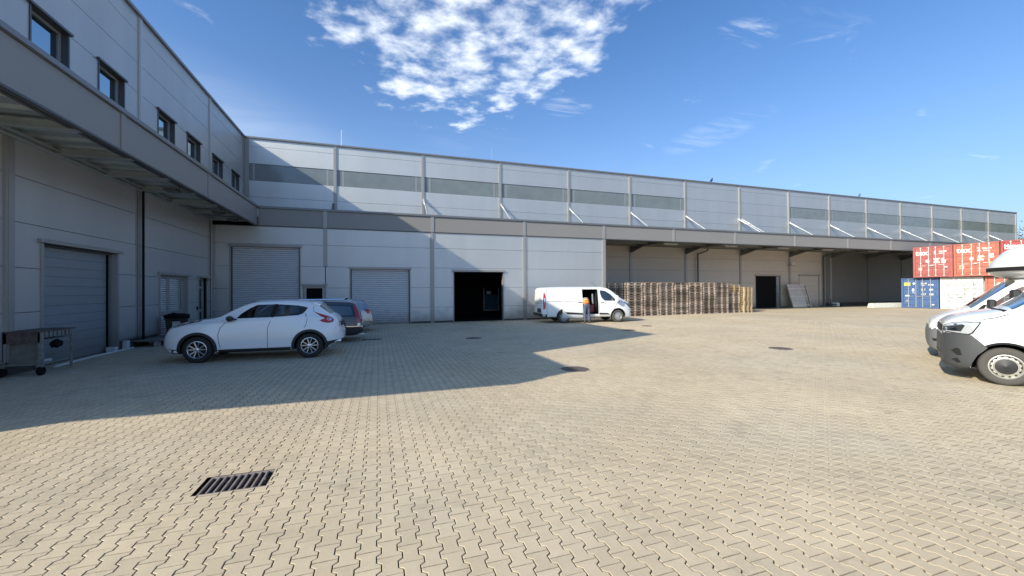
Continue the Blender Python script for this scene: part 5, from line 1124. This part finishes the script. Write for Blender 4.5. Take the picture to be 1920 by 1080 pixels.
# ------------------------------------------------------------------ shipping containers
CA = -1.50; CDx, CDy = math.cos(CA), math.sin(CA)      # row direction (towards the camera); doors face roughly -x
def container(C0, k, z, col, label, marks, rz):
    # local frame: x along the door face (0..2.438), y depth away from the yard, z up
    t = thing('shipping_container', label, 'container', (C0[0]+CDx*k, C0[1]+CDy*k, z), rz, 'stacked shipping containers')
    Wd, H_, L_ = 2.438, 2.591, 6.06; m_ = 'box_'+col
    mb = MB()
    for x0, x1 in ((0, .13), (Wd-.13, Wd)): mb.box(x0, x1, 0, .14, .16, H_-.12); mb.box(x0, x1, L_-.14, L_, .16, H_-.12)
    mb.box(.0, Wd, 0.002, .13, H_-.118, H_-.012); mb.box(.0, Wd, .002, .13, .012, .158); mb.box(0, .10, .13, L_-.14, H_-.11, H_-.02); mb.box(Wd-.10, Wd, .13, L_-.14, H_-.11, H_-.02); mb.box(0, .10, .14, L_-.14, .02, .15); mb.box(Wd-.10, Wd, .14, L_-.14, .02, .15)
    mb.build('frame', m_, t, fix=False)
    mb = MB(); n = 20; prof = []
    for i in range(n*4+1):
        y = .14+(L_-.28)*i/(n*4); prof.append((y, (.0, .036, .036, .0)[i % 4]))
    for sx, o_ in ((1, 0), (-1, Wd)):
        vs_ = [(o_+sx*(.02+d_), y, zz_) for y, d_ in prof for zz_ in (.15, H_-.11)]; mb.add(vs_, [(2*i, 2*i+1, 2*i+3, 2*i+2) for i in range(len(prof)-1)])
    mb.box(.05, Wd-.05, .1, L_-.05, H_-.06, H_-.03); mb.box(.05, Wd-.05, L_-.08, L_-.03, .1, H_-.1); mb.box(.08, Wd-.08, .11, L_-.1, .1, .15)
    mb.build('corrugated_side', m_, t)
    mb = MB()
    for x in (0, Wd-.162):
        for zz_ in (0, H_-.118): mb.box(x-.003, x+.165, -.012, .17, zz_, zz_+.118)
    each(mb, 'corner_casting', m_, t, bevel=.008)
    doors = []
    for di in (0, 1):
        x0 = .14+di*1.085; x1 = x0+1.07; mb = MB(); zs = [.17, .17]
        mb.box(x0, x1, .035, .075, .17, H_-.13)
        # horizontal corrugation: five raised bands
        for q in range(5):
            z0 = .26+q*.445; mb.add([(x0+.05, .035, z0), (x1-.05, .035, z0), (x1-.05, .035, z0+.36), (x0+.05, .035, z0+.36), (x0+.05, .012, z0+.05), (x1-.05, .012, z0+.05), (x1-.05, .012, z0+.31), (x0+.05, .012, z0+.31)], [(4, 5, 6, 7), (0, 1, 5, 4), (2, 3, 7, 6), (0, 4, 7, 3), (1, 2, 6, 5)])
        d_ = mb.build('door', m_, t); doors.append(d_)
        for xb in (x0+.36, x0+.86) if di == 0 else (x0+.21, x0+.71):
            b = MB(); b.tube((xb, -.025, .12), (xb, -.025, H_-.06), .019, 8)
            for zz_ in (.13, .6, 1.2, 1.9, H_-.12): b.box(xb-.045, xb+.045, -.045, .02, zz_-.03, zz_+.03)
            b.box(xb-.02, xb+.34*(1 if di == 0 and xb < x0+.5 else -1 if di else 1)*.9, -.05, -.035, .95+.05*di, .985+.05*di)
            b.build('locking_bar', 'galvanised' if col in ('cream', 'blue') else 'pipe_white', d_)
        b = MB()
        for zz_ in (.35, 1.0, 1.6, 2.25): b.box((x0-.10 if di == 0 else x1-.02), (x0+.02 if di == 0 else x1+.10), -.01, .03, zz_-.03, zz_+.03)
        each(b, 'hinge', m_, d_)
    rt_ = Matrix.Rotation(PI/2, 4, 'X')
    for (kind, di, x, zz_, size, what, mt_) in marks:
        yy = .009
        if kind == 't': text(what, size, mt_, 'lettering', doors[di], (x, yy, zz_), rt_, .002, bold=.010 if size > .2 else .006)
        elif kind == 'r': MB().box(x, x+size, yy-.004, yy+.002, zz_, zz_+what).build('sticker', mt_, doors[di])
        elif kind == 'c': MB().tube((x, yy-.004, zz_), (x, yy+.002, zz_), size, 20).build('sticker', mt_, doors[di])
    return t
CR = math.atan2(CDy, CDx)
def lines(di, x, z, n, w, mt_, seed, h=.05, gap=.09):
    r_ = random.Random(seed); return [('t', di, x, z-i*gap, h*1.8, ''.join(r_.choice('0123456789') if r_.random() < .7 else ' ' for _ in range(int(w))), mt_) for i in range(n)]
tex = [('t', 0, .16, 1.88, .60, 'tex', 'letter_white'), ('c', 0, .92, 1.36, .12, 0, 'letter_white'), ('t', 1, 1.32, 1.98, .26, '5', 'letter_white'), ('t', 1, 1.62, 2.08, .11, 'TEXU 288', 'letter_white'), ('t', 1, 1.62, 1.93, .11, '22G1', 'letter_white'), ('r', 0, .35, .62, .22, .2, 'letter_cream'), ('r', 1, 1.95, .78, .18, .09, 'letter_white'), ('r', 1, 1.99, .70, .10, .08, 'gap')]+lines(1, 1.30, 1.52, 5, 9, 'letter_white', 3)+lines(1, 1.75, 1.52, 5, 7, 'letter_white', 4)
tex2 = [('t', 0, .16, 1.88, .60, 'tex', 'letter_white'), ('c', 0, 1.0, 1.38, .11, 0, 'letter_white'), ('t', 1, 1.30, 1.96, .36, '2', 'letter_white'), ('t', 1, 1.55, 2.08, .12, 'TEXU 318', 'letter_white'), ('t', 1, 1.62, 1.92, .11, '22G1', 'letter_white'), ('r', 0, .32, .62, .26, .26, 'letter_cream'), ('r', 0, .35, .65, .20, .20, 'box_orange'), ('r', 1, 1.95, .98, .16, .10, 'letter_yellow'), ('r', 1, 1.90, 1.40, .26, .30, 'letter_white')]+lines(1, 1.30, 1.55, 5, 9, 'letter_white', 6)
mts = [('t', 0, .16, 2.06, .32, 'Matson', 'letter_white'), ('t', 0, .18, 1.95, .11, '0000 0000', 'letter_white'), ('c', 0, .30, 1.50, .12, 0, 'letter_white'), ('t', 1, 1.35, 2.0, .14, 'MATU 245', 'letter_white')]+lines(1, 1.35, 1.6, 5, 10, 'letter_white', 9)
blu = [('r', 0, .20, 1.95, .42, .26, 'letter_yellow'), ('c', 0, .86, 2.12, .08, 0, 'letter_white'), ('t', 0, .72, 1.45, .34, '8', 'letter_white'), ('r', 0, .74, 1.30, .2, .03, 'letter_white'), ('r', 0, .28, 1.02, .26, .11, 'letter_white'), ('r', 0, .30, .52, .18, .20, 'letter_grey'), ('t', 1, 1.32, 2.06, .17, 'BLUE', 'letter_cream'), ('t', 1, 1.35, 1.93, .1, '22G1', 'letter_cream'), ('t', 1, 1.78, 1.95, .15, '31 48', 'letter_white'), ('t', 1, 1.34, 1.52, .2, 'B 7', 'letter_cream'), ('t', 1, 1.82, 1.52, .2, '101', 'letter_white'), ('t', 1, 1.34, 1.12, .2, '057', 'letter_cream'), ('t', 1, 1.82, 1.12, .2, '123', 'letter_white'), ('r', 1, 2.0, .28, .15, .08, 'letter_white')]
wht = [('t', 0, .25, 1.98, .30, 'GEBON', 'letter_cream'), ('t', 1, 1.36, 2.08, .12, 'CAPB', 'letter_grey'), ('t', 1, 1.80, 2.08, .12, '605108 7', 'letter_grey'), ('t', 1, 1.86, 1.94, .12, '22G1', 'letter_grey'), ('r', 0, .52, .62, .32, .03, 'letter_grey'), ('r', 0, .60, .46, .34, .03, 'letter_grey'), ('r', 1, 1.45, .62, .30, .03, 'letter_grey')]+lines(1, 1.34, 1.62, 4, 7, 'letter_grey', 12, .06, .13)+lines(1, 1.84, 1.62, 4, 5, 'letter_grey', 13, .06, .13)
CU = (43.72, 21.95); CL_ = (44.0, 22.95)
container(CL_, 0, .01, 'blue', 'blue container with a yellow sticker at the left end of the bottom row', blu, CR)
container(CL_, 2.53, .01, 'cream', 'white container with faded grey markings between the blue one and the camper', wht, CR)
container(CL_, 5.06, .01, 'orange', 'orange red container behind the motorhome nose in the bottom row', [('c', 0, .75, 1.95, .16, 0, 'letter_white')], CR)
container(CL_, 7.6, .01, 'matred', 'dark red container hidden behind the motorhome in the bottom row', [], CR)
container(CU, 0, 2.63, 'red', 'faded red container lettered tex at the left end of the top row', tex, CR)
container(CU, 2.50, 2.63, 'orange', 'orange container lettered tex in the middle of the top row', tex2, CR)
container(CU, 5.02, 2.63, 'matred', 'red container lettered Matson at the right end of the top row', mts, CR)
container(CU, 7.54, 2.63, 'red', 'red container on the top row beyond the Matson one', [], CR)
# low white barrier
t = MB(); t.prism([(-.28, 0), (-.22, .28), (-.15, .42), (.15, .42), (.22, .28), (.28, 0)], 'x', 0, 4.4); o = t.build('concrete_barrier', 'white_concrete', bevel=.02, loc=(41.7, 24.0, 0), rz=-.1); tag(o, 'low white concrete barrier lying beside the blue container', 'barrier')

# ------------------------------------------------------------------ leaning metal frame and clutter under the canopy
t = thing('metal_frame', 'tall grey metal frame leaning on the wall between the dark doorway and closed door', 'frame', (35.55, 27.0, 0))
mb = MB(); fp = lambda u, v: Vector((u+ -.30*v, -.35+.38*v, 2.12*v))
for u in (0.25, 1.95, 2.55):
    MB().beam(fp(u, 0), fp(u, 1), .09, .06).build('upright', 'galvanised' if u > 1 else 'trim', t)
for v in (.12, .5, .84, .99): MB().beam(fp(.25, v)-Vector((0, .03, 0)), fp(2.55, v)-Vector((0, .03, 0)), .05, .07).build('rail', 'galvanised', t)
mb = MB(); a, b, c_, d_ = fp(.3, .02), fp(1.95, .02), fp(1.95, .97), fp(.3, .97); q = Vector((0, .03, 0)); mb.add([a, b, c_, d_, a+q, b+q, c_+q, d_+q], [(0, 1, 2, 3), (7, 6, 5, 4), (0, 4, 5, 1), (1, 5, 6, 2), (2, 6, 7, 3), (3, 7, 4, 0)]); mb.build('sheet', 'corrugated', t)
t = thing('pump_trolley', 'small dark trolley with white wheel left beside the canopy wall post', 'trolley', (41.7, 27.0, 0))
MB().box(-.5, .5, -.2, .2, .18, .3).tube((-.5, 0, .3), (-.5, 0, .75), .03, 8).build('chassis', 'frame_dark', t); MB().tube((.2, -.24, .2), (.2, .24, .2), .2, 16).build('wheel', 'pipe_white', t, 40); MB().tube((.75, -.2, .16), (.75, .2, .16), .16, 16).build('wheel', 'plastic', t, 40)
MB().beam((33.3+1.5, 27.1, 0), (34.9, 27.45, 1.4), .05, .05).build('plank', 'board'); tag(bpy.data.objects['plank'], 'thin plank leaning in the right side of the dark doorway under the canopy', 'plank')

# ------------------------------------------------------------------ work table on wheels at the left
t = thing('work_table', 'rusty steel work table on castors standing by the big recessed door', 'table', (-7.2, 11.9, 0))
lx0, lx1, ly0, ly1 = -.31, .31, -.46, .44
for x, y in ((lx0, ly0), (lx1, ly0)): 
    MB().box(x-.035, x+.035, y-.03, y+.03, .16, .93).build('leg', 'table_metal', t)
    MB().lathe([(0, -.035), (.085, -.035), (.095, -.02), (.095, .02), (.085, .035), (0, .035)], (0, 0, 0), 'x', 20).build('castor', 'black', t, 40).location = (x, y, .095)
for x, y in ((lx0, ly1), (lx1, ly1)): MB().box(x-.018, x+.018, y-.018, y+.018, 0, .80).build('leg', 'table_metal', t)
mb = MB(); mb.box(lx0-.04, lx1+.04, ly0-.04, ly1+.10, .93, .955); mb.build('table_top', 'rust', t, bevel=.004)
mb = MB(); mb.box(lx0, lx1, ly0-.03, ly0-.01, .70, .925); mb.build('end_apron', 'rust', t)
for y in np.arange(ly0+.08, ly1, .12): MB().box(lx1+.0, lx1+.03, y, y+.075, .80, .925).build('side_plate', 'table_metal', t)
MB().box(lx0, lx1+.02, ly0+.04, ly1+.16, .74, .76).build('lower_tray', 'table_metal', t)
for z in (.22,): 
    MB().box(lx1-.02, lx1+.0, ly0+.03, ly1, z, z+.035).build('rail', 'table_metal', t); MB().box(lx0, lx0+.02, ly0, ly1, z, z+.035).build('rail', 'table_metal', t); MB().box(lx0, lx1, ly0-.01, ly0+.01, z, z+.035).build('rail', 'table_metal', t)
MB().beam((lx1-.02, ly1+.02, .77), (lx1+.1, ly1+.30, .80), .05, .02).build('handle', 'table_metal', t)
o = MB().box(-.24, .24, -.02, .02, 0, .42).build('board_panel', 'board'); o.location = (-7.22, 11.5, .25); o.rotation_euler = (-.12, 0, .02); tag(o, 'grey brown board leaning under the work table', 'board')
def crumple(name, loc, s, matn, label, cat, seed):
    r_ = random.Random(seed); bm = bmesh.new(); bmesh.ops.create_icosphere(bm, subdivisions=3, radius=1)
    for v in bm.verts:
        k = 1+.25*math.sin(5*v.co.x+seed)*math.cos(4*v.co.y)+r_.uniform(-.12, .12); v.co = Vector((v.co.x*s[0], v.co.y*s[1], max(-.8, v.co.z)*s[2]))*k
    me = bpy.data.meshes.new(name); bm.to_mesh(me); bm.free(); me.materials.append(MT[matn]); me.shade_smooth(); o = bpy.data.objects.new(name, me); COL.objects.link(o); o.location = loc; return tag(o, label, cat)
crumple('rag', (-6.93, 11.95, .62), (.07, .12, .10), 'black', 'dark bundled rag hanging under the work table tray', 'rag', 1)
crumple('plastic_sheet', (-6.93, 11.70, .29), (.05, .10, .035), 'foil', 'pale crumpled plastic sheet resting on the lower rail of the work table', 'plastic sheet', 5)
crumple('plastic_scrap', (-6.40, 11.45, .012), (.09, .04, .012), 'foil', 'small pale scrap of plastic lying on the paving by the table', 'litter', 9)
mb = MB(); mb.path([(-7.25, 12.45, .03), (-7.38, 14.0, .03), (-7.36, 15.9, .03)], .028, 10); tag(mb.build('white_pipe', 'pipe_white', smooth=40), 'long white pipe lying on the paving along the big recessed door', 'pipe')
o = MB().box(-7.42, -7.28, 15.44, 15.56, .0, .30).build('block', 'white_concrete', bevel=.01); tag(o, 'upright white block beside the door recess next to the pipe', 'block')
o = MB().box(-7.62, -7.40, 15.05, 15.2, .0, .16).build('block', 'white_concrete', bevel=.01); tag(o, 'low pale block inside the door recess next to the pipe end', 'block')
# slab on blocks, with bin
t = thing('wooden_slab', 'grey weathered board platform raised on blocks beside the bin', 'platform', (-7.0, 17.0, 0))
MB().prism([(-.55, -.75), (.28, -.85), (.40, .85), (-.45, 1.0)], 'z', .17, .21).build('board', 'board', t)
for x, y in ((.1, -.7), (.25, .55), (-.4, .1)): MB().box(x-.07, x+.07, y-.07, y+.07, 0, .168).build('block', 'concrete', t)
t = thing('rubbish_bin', 'black rubbish bin stuffed with a dark bag in front of the louvred door', 'bin', (-7.02, 17.9, 0), .2)
MB().add([(-.22, -.22, .22), (.24, -.22, .22), (.24, .22, .22), (-.22, .22, .22), (-.27, -.28, .78), (.30, -.28, .78), (.30, .28, .78), (-.27, .28, .78)], [(0, 3, 2, 1), (0, 1, 5, 4), (1, 2, 6, 5), (2, 3, 7, 6), (3, 0, 4, 7), (4, 5, 6, 7)]).build('bin_body', 'plastic', t, bevel=.02)
MB().box(-.30, .34, -.31, .31, .78, .83).build('rim', 'plastic', t, bevel=.01)
bg_ = crumple('bin_bag', (-7.02, 17.9, .90), (.34, .34, .11), 'black', 'black bag bulging from the top of the rubbish bin', 'bag', 3)
MB().box(-.06, .16, -.30, -.285, .35, .72).build('label_panel', 'foil', t)
MB().tube((-.2, .25, .1), (-.2, -.25, .1), .1, 14).build('wheel', 'black', t, 40)
o = MB().box(-.22, .22, -.18, .18, 0, .018).build('white_board', 'foil'); o.location = (-6.72, 17.55, .225); tag(o, 'thin pale board lying on the platform in front of the bin', 'board')

# ------------------------------------------------------------------ birds on the roof edge
def bird(x, matn, label):
    t = thing('bird', label, 'bird', (x, YU-.02, HR+.05)); bm = bmesh.new(); bmesh.ops.create_uvsphere(bm, u_segments=14, v_segments=10, radius=1)
    for v in bm.verts:
        z = v.co.z; v.co = Vector((v.co.x*.11*(1-.25*z)+.05*z, v.co.y*.085, .17+z*.13))
    me = bpy.data.meshes.new('body'); bm.to_mesh(me); bm.free(); me.materials.append(MT[matn]); me.shade_smooth(); o = bpy.data.objects.new('body', me); COL.objects.link(o); o.parent = t
    bm = bmesh.new(); bmesh.ops.create_uvsphere(bm, u_segments=12, v_segments=8, radius=.055); bmesh.ops.translate(bm, verts=bm.verts, vec=(.08, 0, .33)); me = bpy.data.meshes.new('head'); bm.to_mesh(me); bm.free(); me.materials.append(MT[matn]); me.shade_smooth(); o = bpy.data.objects.new('head', me); COL.objects.link(o); o.parent = t
    MB().tube((.12, 0, .33), (.19, 0, .31), .016, 6, r2=.003).build('beak', 'frame_dark', t); MB().beam((-.06, 0, .10), (-.26, 0, .0), .06, .02).build('tail', matn, t)
    for q in (-.03, .03): MB().tube((0, q, 0), (0, q, .08), .008, 5).build('leg', 'frame_dark', t)
bird(27.45, 'bird_dark', 'black bird perched on the roof edge next to the lightning rod'); bird(46.4, 'bird_grey', 'grey pigeon perched farther along the warehouse roof edge')

# ------------------------------------------------------------------ person leaning into the van
def skin(name, pts, edges, radii, matn, parent, lvl=2):
    me = bpy.data.meshes.new(name); me.from_pydata(pts, edges, []); o = bpy.data.objects.new(name, me); COL.objects.link(o)
    m_ = o.modifiers.new('s', 'SKIN'); 
    for i, r_ in enumerate(radii): me.skin_vertices[0].data[i].radius = r_ if isinstance(r_, tuple) else (r_, r_)
    me.skin_vertices[0].data[0].use_root = True; m_.use_smooth_shade = True
    s2 = o.modifiers.new('u', 'SUBSURF'); s2.levels = lvl; s2.render_levels = lvl
    dg = bpy.context.evaluated_depsgraph_get(); m2 = bpy.data.meshes.new_from_object(o.evaluated_get(dg)); o.modifiers.clear(); o.data = m2; m2.materials.clear(); m2.materials.append(MT[matn]); m2.shade_smooth(); o.parent = parent; return o
hdv = math.atan2(-.52, 3.02)
P_ = thing('person', 'person in orange safety vest and grey blue trousers leaning into the van', 'person', (10.56, 19.10, 0), hdv)
# local: x to the van's nose, y into the van. one continuous body
pts = [(0, 0, .96), (.0, .12, 1.08), (.0, .27, 1.20), (.0, .38, 1.26), (.02, .50, 1.25), (.03, .58, 1.24),            # pelvis..neck..head base
       (-.09, .01, .90), (-.115, .0, .50), (-.12, -.03, .10), (-.125, .07, .04),
       (.09, .01, .90), (.115, .03, .50), (.12, -.04, .10), (.135, .06, .04),
       (-.17, .37, 1.22), (-.23, .50, .98), (-.17, .70, .86), (-.14, .78, .84),
       (.17, .37, 1.22), (.24, .52, 1.0), (.18, .72, .88), (.15, .80, .86)]
ed = [(0, 1), (1, 2), (2, 3), (3, 4), (4, 5), (0, 6), (6, 7), (7, 8), (8, 9), (0, 10), (10, 11), (11, 12), (12, 13), (3, 14), (14, 15), (15, 16), (16, 17), (3, 18), (18, 19), (19, 20), (20, 21)]
ra = [(.12, .10), (.11, .09), (.125, .10), (.12, .09), .055, .05, .085, .062, .045, .04, .085, .062, .045, .04, .06, .045, .034, .03, .06, .045, .034, .03]
body = skin('body', pts, ed, ra, 'skin', P_)
tr_ = skin('trousers', [(0, .03, 1.035), (-.09, .01, .88), (-.115, .005, .50), (-.12, -.03, .11), (.09, .01, .88), (.115, .035, .50), (.12, -.04, .11), (0, -.01, .93)], [(0, 7), (7, 1), (1, 2), (2, 3), (7, 4), (4, 5), (5, 6)], [(.155, .13), .105, .085, .078, .105, .085, .078, (.17, .15)], 'trousers', P_)
vst = skin('vest', [(0, .02, .99), (0, .10, 1.09), (0, .26, 1.22), (0, .38, 1.27), (-.13, .36, 1.24), (.13, .36, 1.24)], [(0, 1), (1, 2), (2, 3), (3, 4), (3, 5)], [(.188, .165), (.18, .155), (.18, .145), (.155, .12), .10, .10], 'vest', P_)
for (c_, rx, rz_) in (((0, .13, 1.14), .178, .152), ((0, .25, 1.215), .186, .15)):
    mb = MB(); n = 24; ax = Vector((0, .8, .6)).normalized(); u_ = Vector((1, 0, 0)); w_ = ax.cross(u_)
    vs_ = [Vector(c_)+ax*h+u_*math.cos(2*PI*i/n)*rx*1.03+w_*math.sin(2*PI*i/n)*rz_*1.03 for h in (-.022, .022) for i in range(n)]; mb.add(vs_, [(i, (i+1) % n, n+(i+1) % n, n+i) for i in range(n)]); mb.build('reflective_band', 'reflective', vst, 60)
for (a, b, c_, d_) in (((-.16, .37, 1.22), (-.235, .50, .985), (-.175, .68, .87), -1), ((.16, .37, 1.22), (.245, .52, 1.005), (.185, .70, .89), 1)):
    skin('sleeve', [a, b, c_], [(0, 1), (1, 2)], [.075, .06, .05], 'trousers', P_)
for sx in (-1, 1):
    mb = MB(); q = .01 if sx < 0 else -.0
    o = MB().add([(-.045, -.10, 0), (.045, -.10, 0), (.05, .16, 0), (-.05, .16, 0), (-.05, -.10, .12), (.05, -.10, .12), (.04, .0, .13), (-.04, .0, .13), (.042, .17, .05), (-.042, .17, .05)], [(0, 3, 2, 1), (0, 1, 5, 4), (4, 5, 6, 7), (7, 6, 8, 9), (9, 8, 2, 3), (1, 2, 8, 6), (1, 6, 5), (0, 9, 3), (0, 7, 9), (0, 4, 7)]).build('boot', 'boots', P_, 50, bevel=.012); o.location = (sx*.122, -.01, 0)
# head: continuous with neck, face turned down into the van
def head(parent, c_, fwd):
    bm = bmesh.new(); bmesh.ops.create_uvsphere(bm, u_segments=24, v_segments=18, radius=1)
    for v in bm.verts:
        x, y, z = v.co; k = 1-.18*max(0, -z); v.co = Vector((x*.075*k, y*.095*k, z*.118))
        if y > .85 and abs(x) < .35 and -.25 < z < .15: v.co.y += .022
    me = bpy.data.meshes.new('head'); bm.to_mesh(me); bm.free(); me.materials.append(MT['skin']); me.shade_smooth(); h = bpy.data.objects.new('head', me); COL.objects.link(h); h.parent = parent; h.location = c_; h.rotation_euler = (-.9, 0, 0)
    bm = bmesh.new(); bmesh.ops.create_uvsphere(bm, u_segments=24, v_segments=18, radius=1); bmesh.ops.delete(bm, geom=[v for v in bm.verts if v.co.z < -.1 and v.co.y > -.2 or (v.co.y > .5 and v.co.z < .45)], context='VERTS')
    for v in bm.verts: v.co = Vector((v.co.x*.083, v.co.y*.103, v.co.z*.126))
    me = bpy.data.meshes.new('hair'); bm.to_mesh(me); bm.free(); me.materials.append(MT['hair']); me.shade_smooth(); o = bpy.data.objects.new('hair', me); COL.objects.link(o); o.parent = h
    for q in (-.03, .03): MB().tube((q, .082, .012), (q, .092, .012), .009, 8).build('eye', 'black', h)
    for q in (-1, 1): MB().tube((q*.070, -.005, 0), (q*.084, -.01, 0), .022, 10).build('ear', 'skin', h)
    MB().box(-.022, .022, .078, .086, -.062, -.055).build('mouth', 'box_matred', h)
head(P_, (.03, .64, 1.24), 1)
for sx, hp in ((-1, Vector((-.14, .80, .835))), (1, Vector((.15, .82, .855)))):
    for k in range(4):
        b0 = hp+Vector(((k-1.5)*.02, .0, -.005)); ln = (.06, .07, .072, .055)[k]; skin('finger', [b0[:], (b0+Vector((0, ln*.55, -.004)))[:], (b0+Vector((0, ln*.85, -.03)))[:]], [(0, 1), (1, 2)], [.010, .009, .008], 'skin', P_, 1)
    skin('thumb', [(hp+Vector((-sx*.03, -.03, -.005)))[:], (hp+Vector((-sx*.05, .01, -.012)))[:], (hp+Vector((-sx*.048, .035, -.02)))[:]], [(0, 1), (1, 2)], [.011, .010, .008], 'skin', P_, 1)

# ------------------------------------------------------------------ trees behind the yard
leaf = None
def tree(x, y, h, w, label, seed, n=1500):
    r_ = random.Random(seed); t = thing('tree', label, 'tree', (x, y, 0), 0, 'trees behind the yard')
    mb = MB(); mb.tube((0, 0, 0), (.1, 0, h*.45), .26, 10, r2=.16); tips = []
    for i in range(9):
        a = r_.uniform(0, 2*PI); z0 = h*r_.uniform(.25, .45); tip = Vector((math.cos(a)*w*r_.uniform(.25, .7), math.sin(a)*w*r_.uniform(.25, .7), h*r_.uniform(.5, .92))); mb.tube((.05, 0, z0), tip, .10, 7, r2=.03); tips.append(tip)
    mb.build('trunk', 'bark', t, 40)
    V_, F_ = [], []
    for i in range(26): tips.append(Vector((r_.gauss(0, w*.33), r_.gauss(0, w*.33), h*r_.uniform(.35, .97))))
    for i in range(n):
        c_ = r_.choice(tips); s_ = w*.17; p = c_+Vector((r_.gauss(0, s_), r_.gauss(0, s_), r_.gauss(0, s_*.8))); a = Vector((r_.gauss(0, 1), r_.gauss(0, 1), r_.gauss(0, 1))).normalized(); b = a.orthogonal().normalized(); k = r_.uniform(.10, .22); c2 = a.cross(b)
        o_ = len(V_); V_ += [p-b*k, p+c2*k*.6, p+b*k, p-c2*k*.6]; F_.append((o_, o_+1, o_+2, o_+3))
    MB().add(V_, F_).build('crown', 'leaves', t, fix=False)
TL = ['broad green tree whose top shows above the right end of the container stack', 'green tree beyond the containers, right of the one touching the roof end']
tree(126, 45.5, 13.5, 7, TL[0], 1, 3000); tree(134, 40, 12.5, 7, TL[1], 2, 3000)

# the wood along the right side of the yard, seen in the window bands and cladding
r_ = random.Random(5); V_, F_ = [], []
for k in range(26):
    cx_ = r_.uniform(98, 118); cy_ = -34+k*2.6; hh = r_.uniform(12.5, 17)
    for i in range(520):
        z = hh*(0.12+0.88*r_.random()); w = 3.4*math.sin(PI*min(1, max(.1, z/hh))**.8)+.6; a = r_.uniform(0, 2*PI); q = w*math.sqrt(r_.random()); p = Vector((cx_+q*math.cos(a), cy_+q*math.sin(a), z))
        a_ = Vector((r_.gauss(0, 1), r_.gauss(0, 1), r_.gauss(0, 1))).normalized(); b_ = a_.orthogonal().normalized(); c2 = a_.cross(b_); kk = r_.uniform(.3, .6)
        o_ = len(V_); V_ += [p-b_*kk, p+c2*kk*.7, p+b_*kk, p-c2*kk*.7]; F_.append((o_, o_+1, o_+2, o_+3))
o = MB().add(V_, F_).build('woodland', 'leaves', fix=False); tag(o, 'dense green wood along the right side of the yard', None, None, 'stuff')
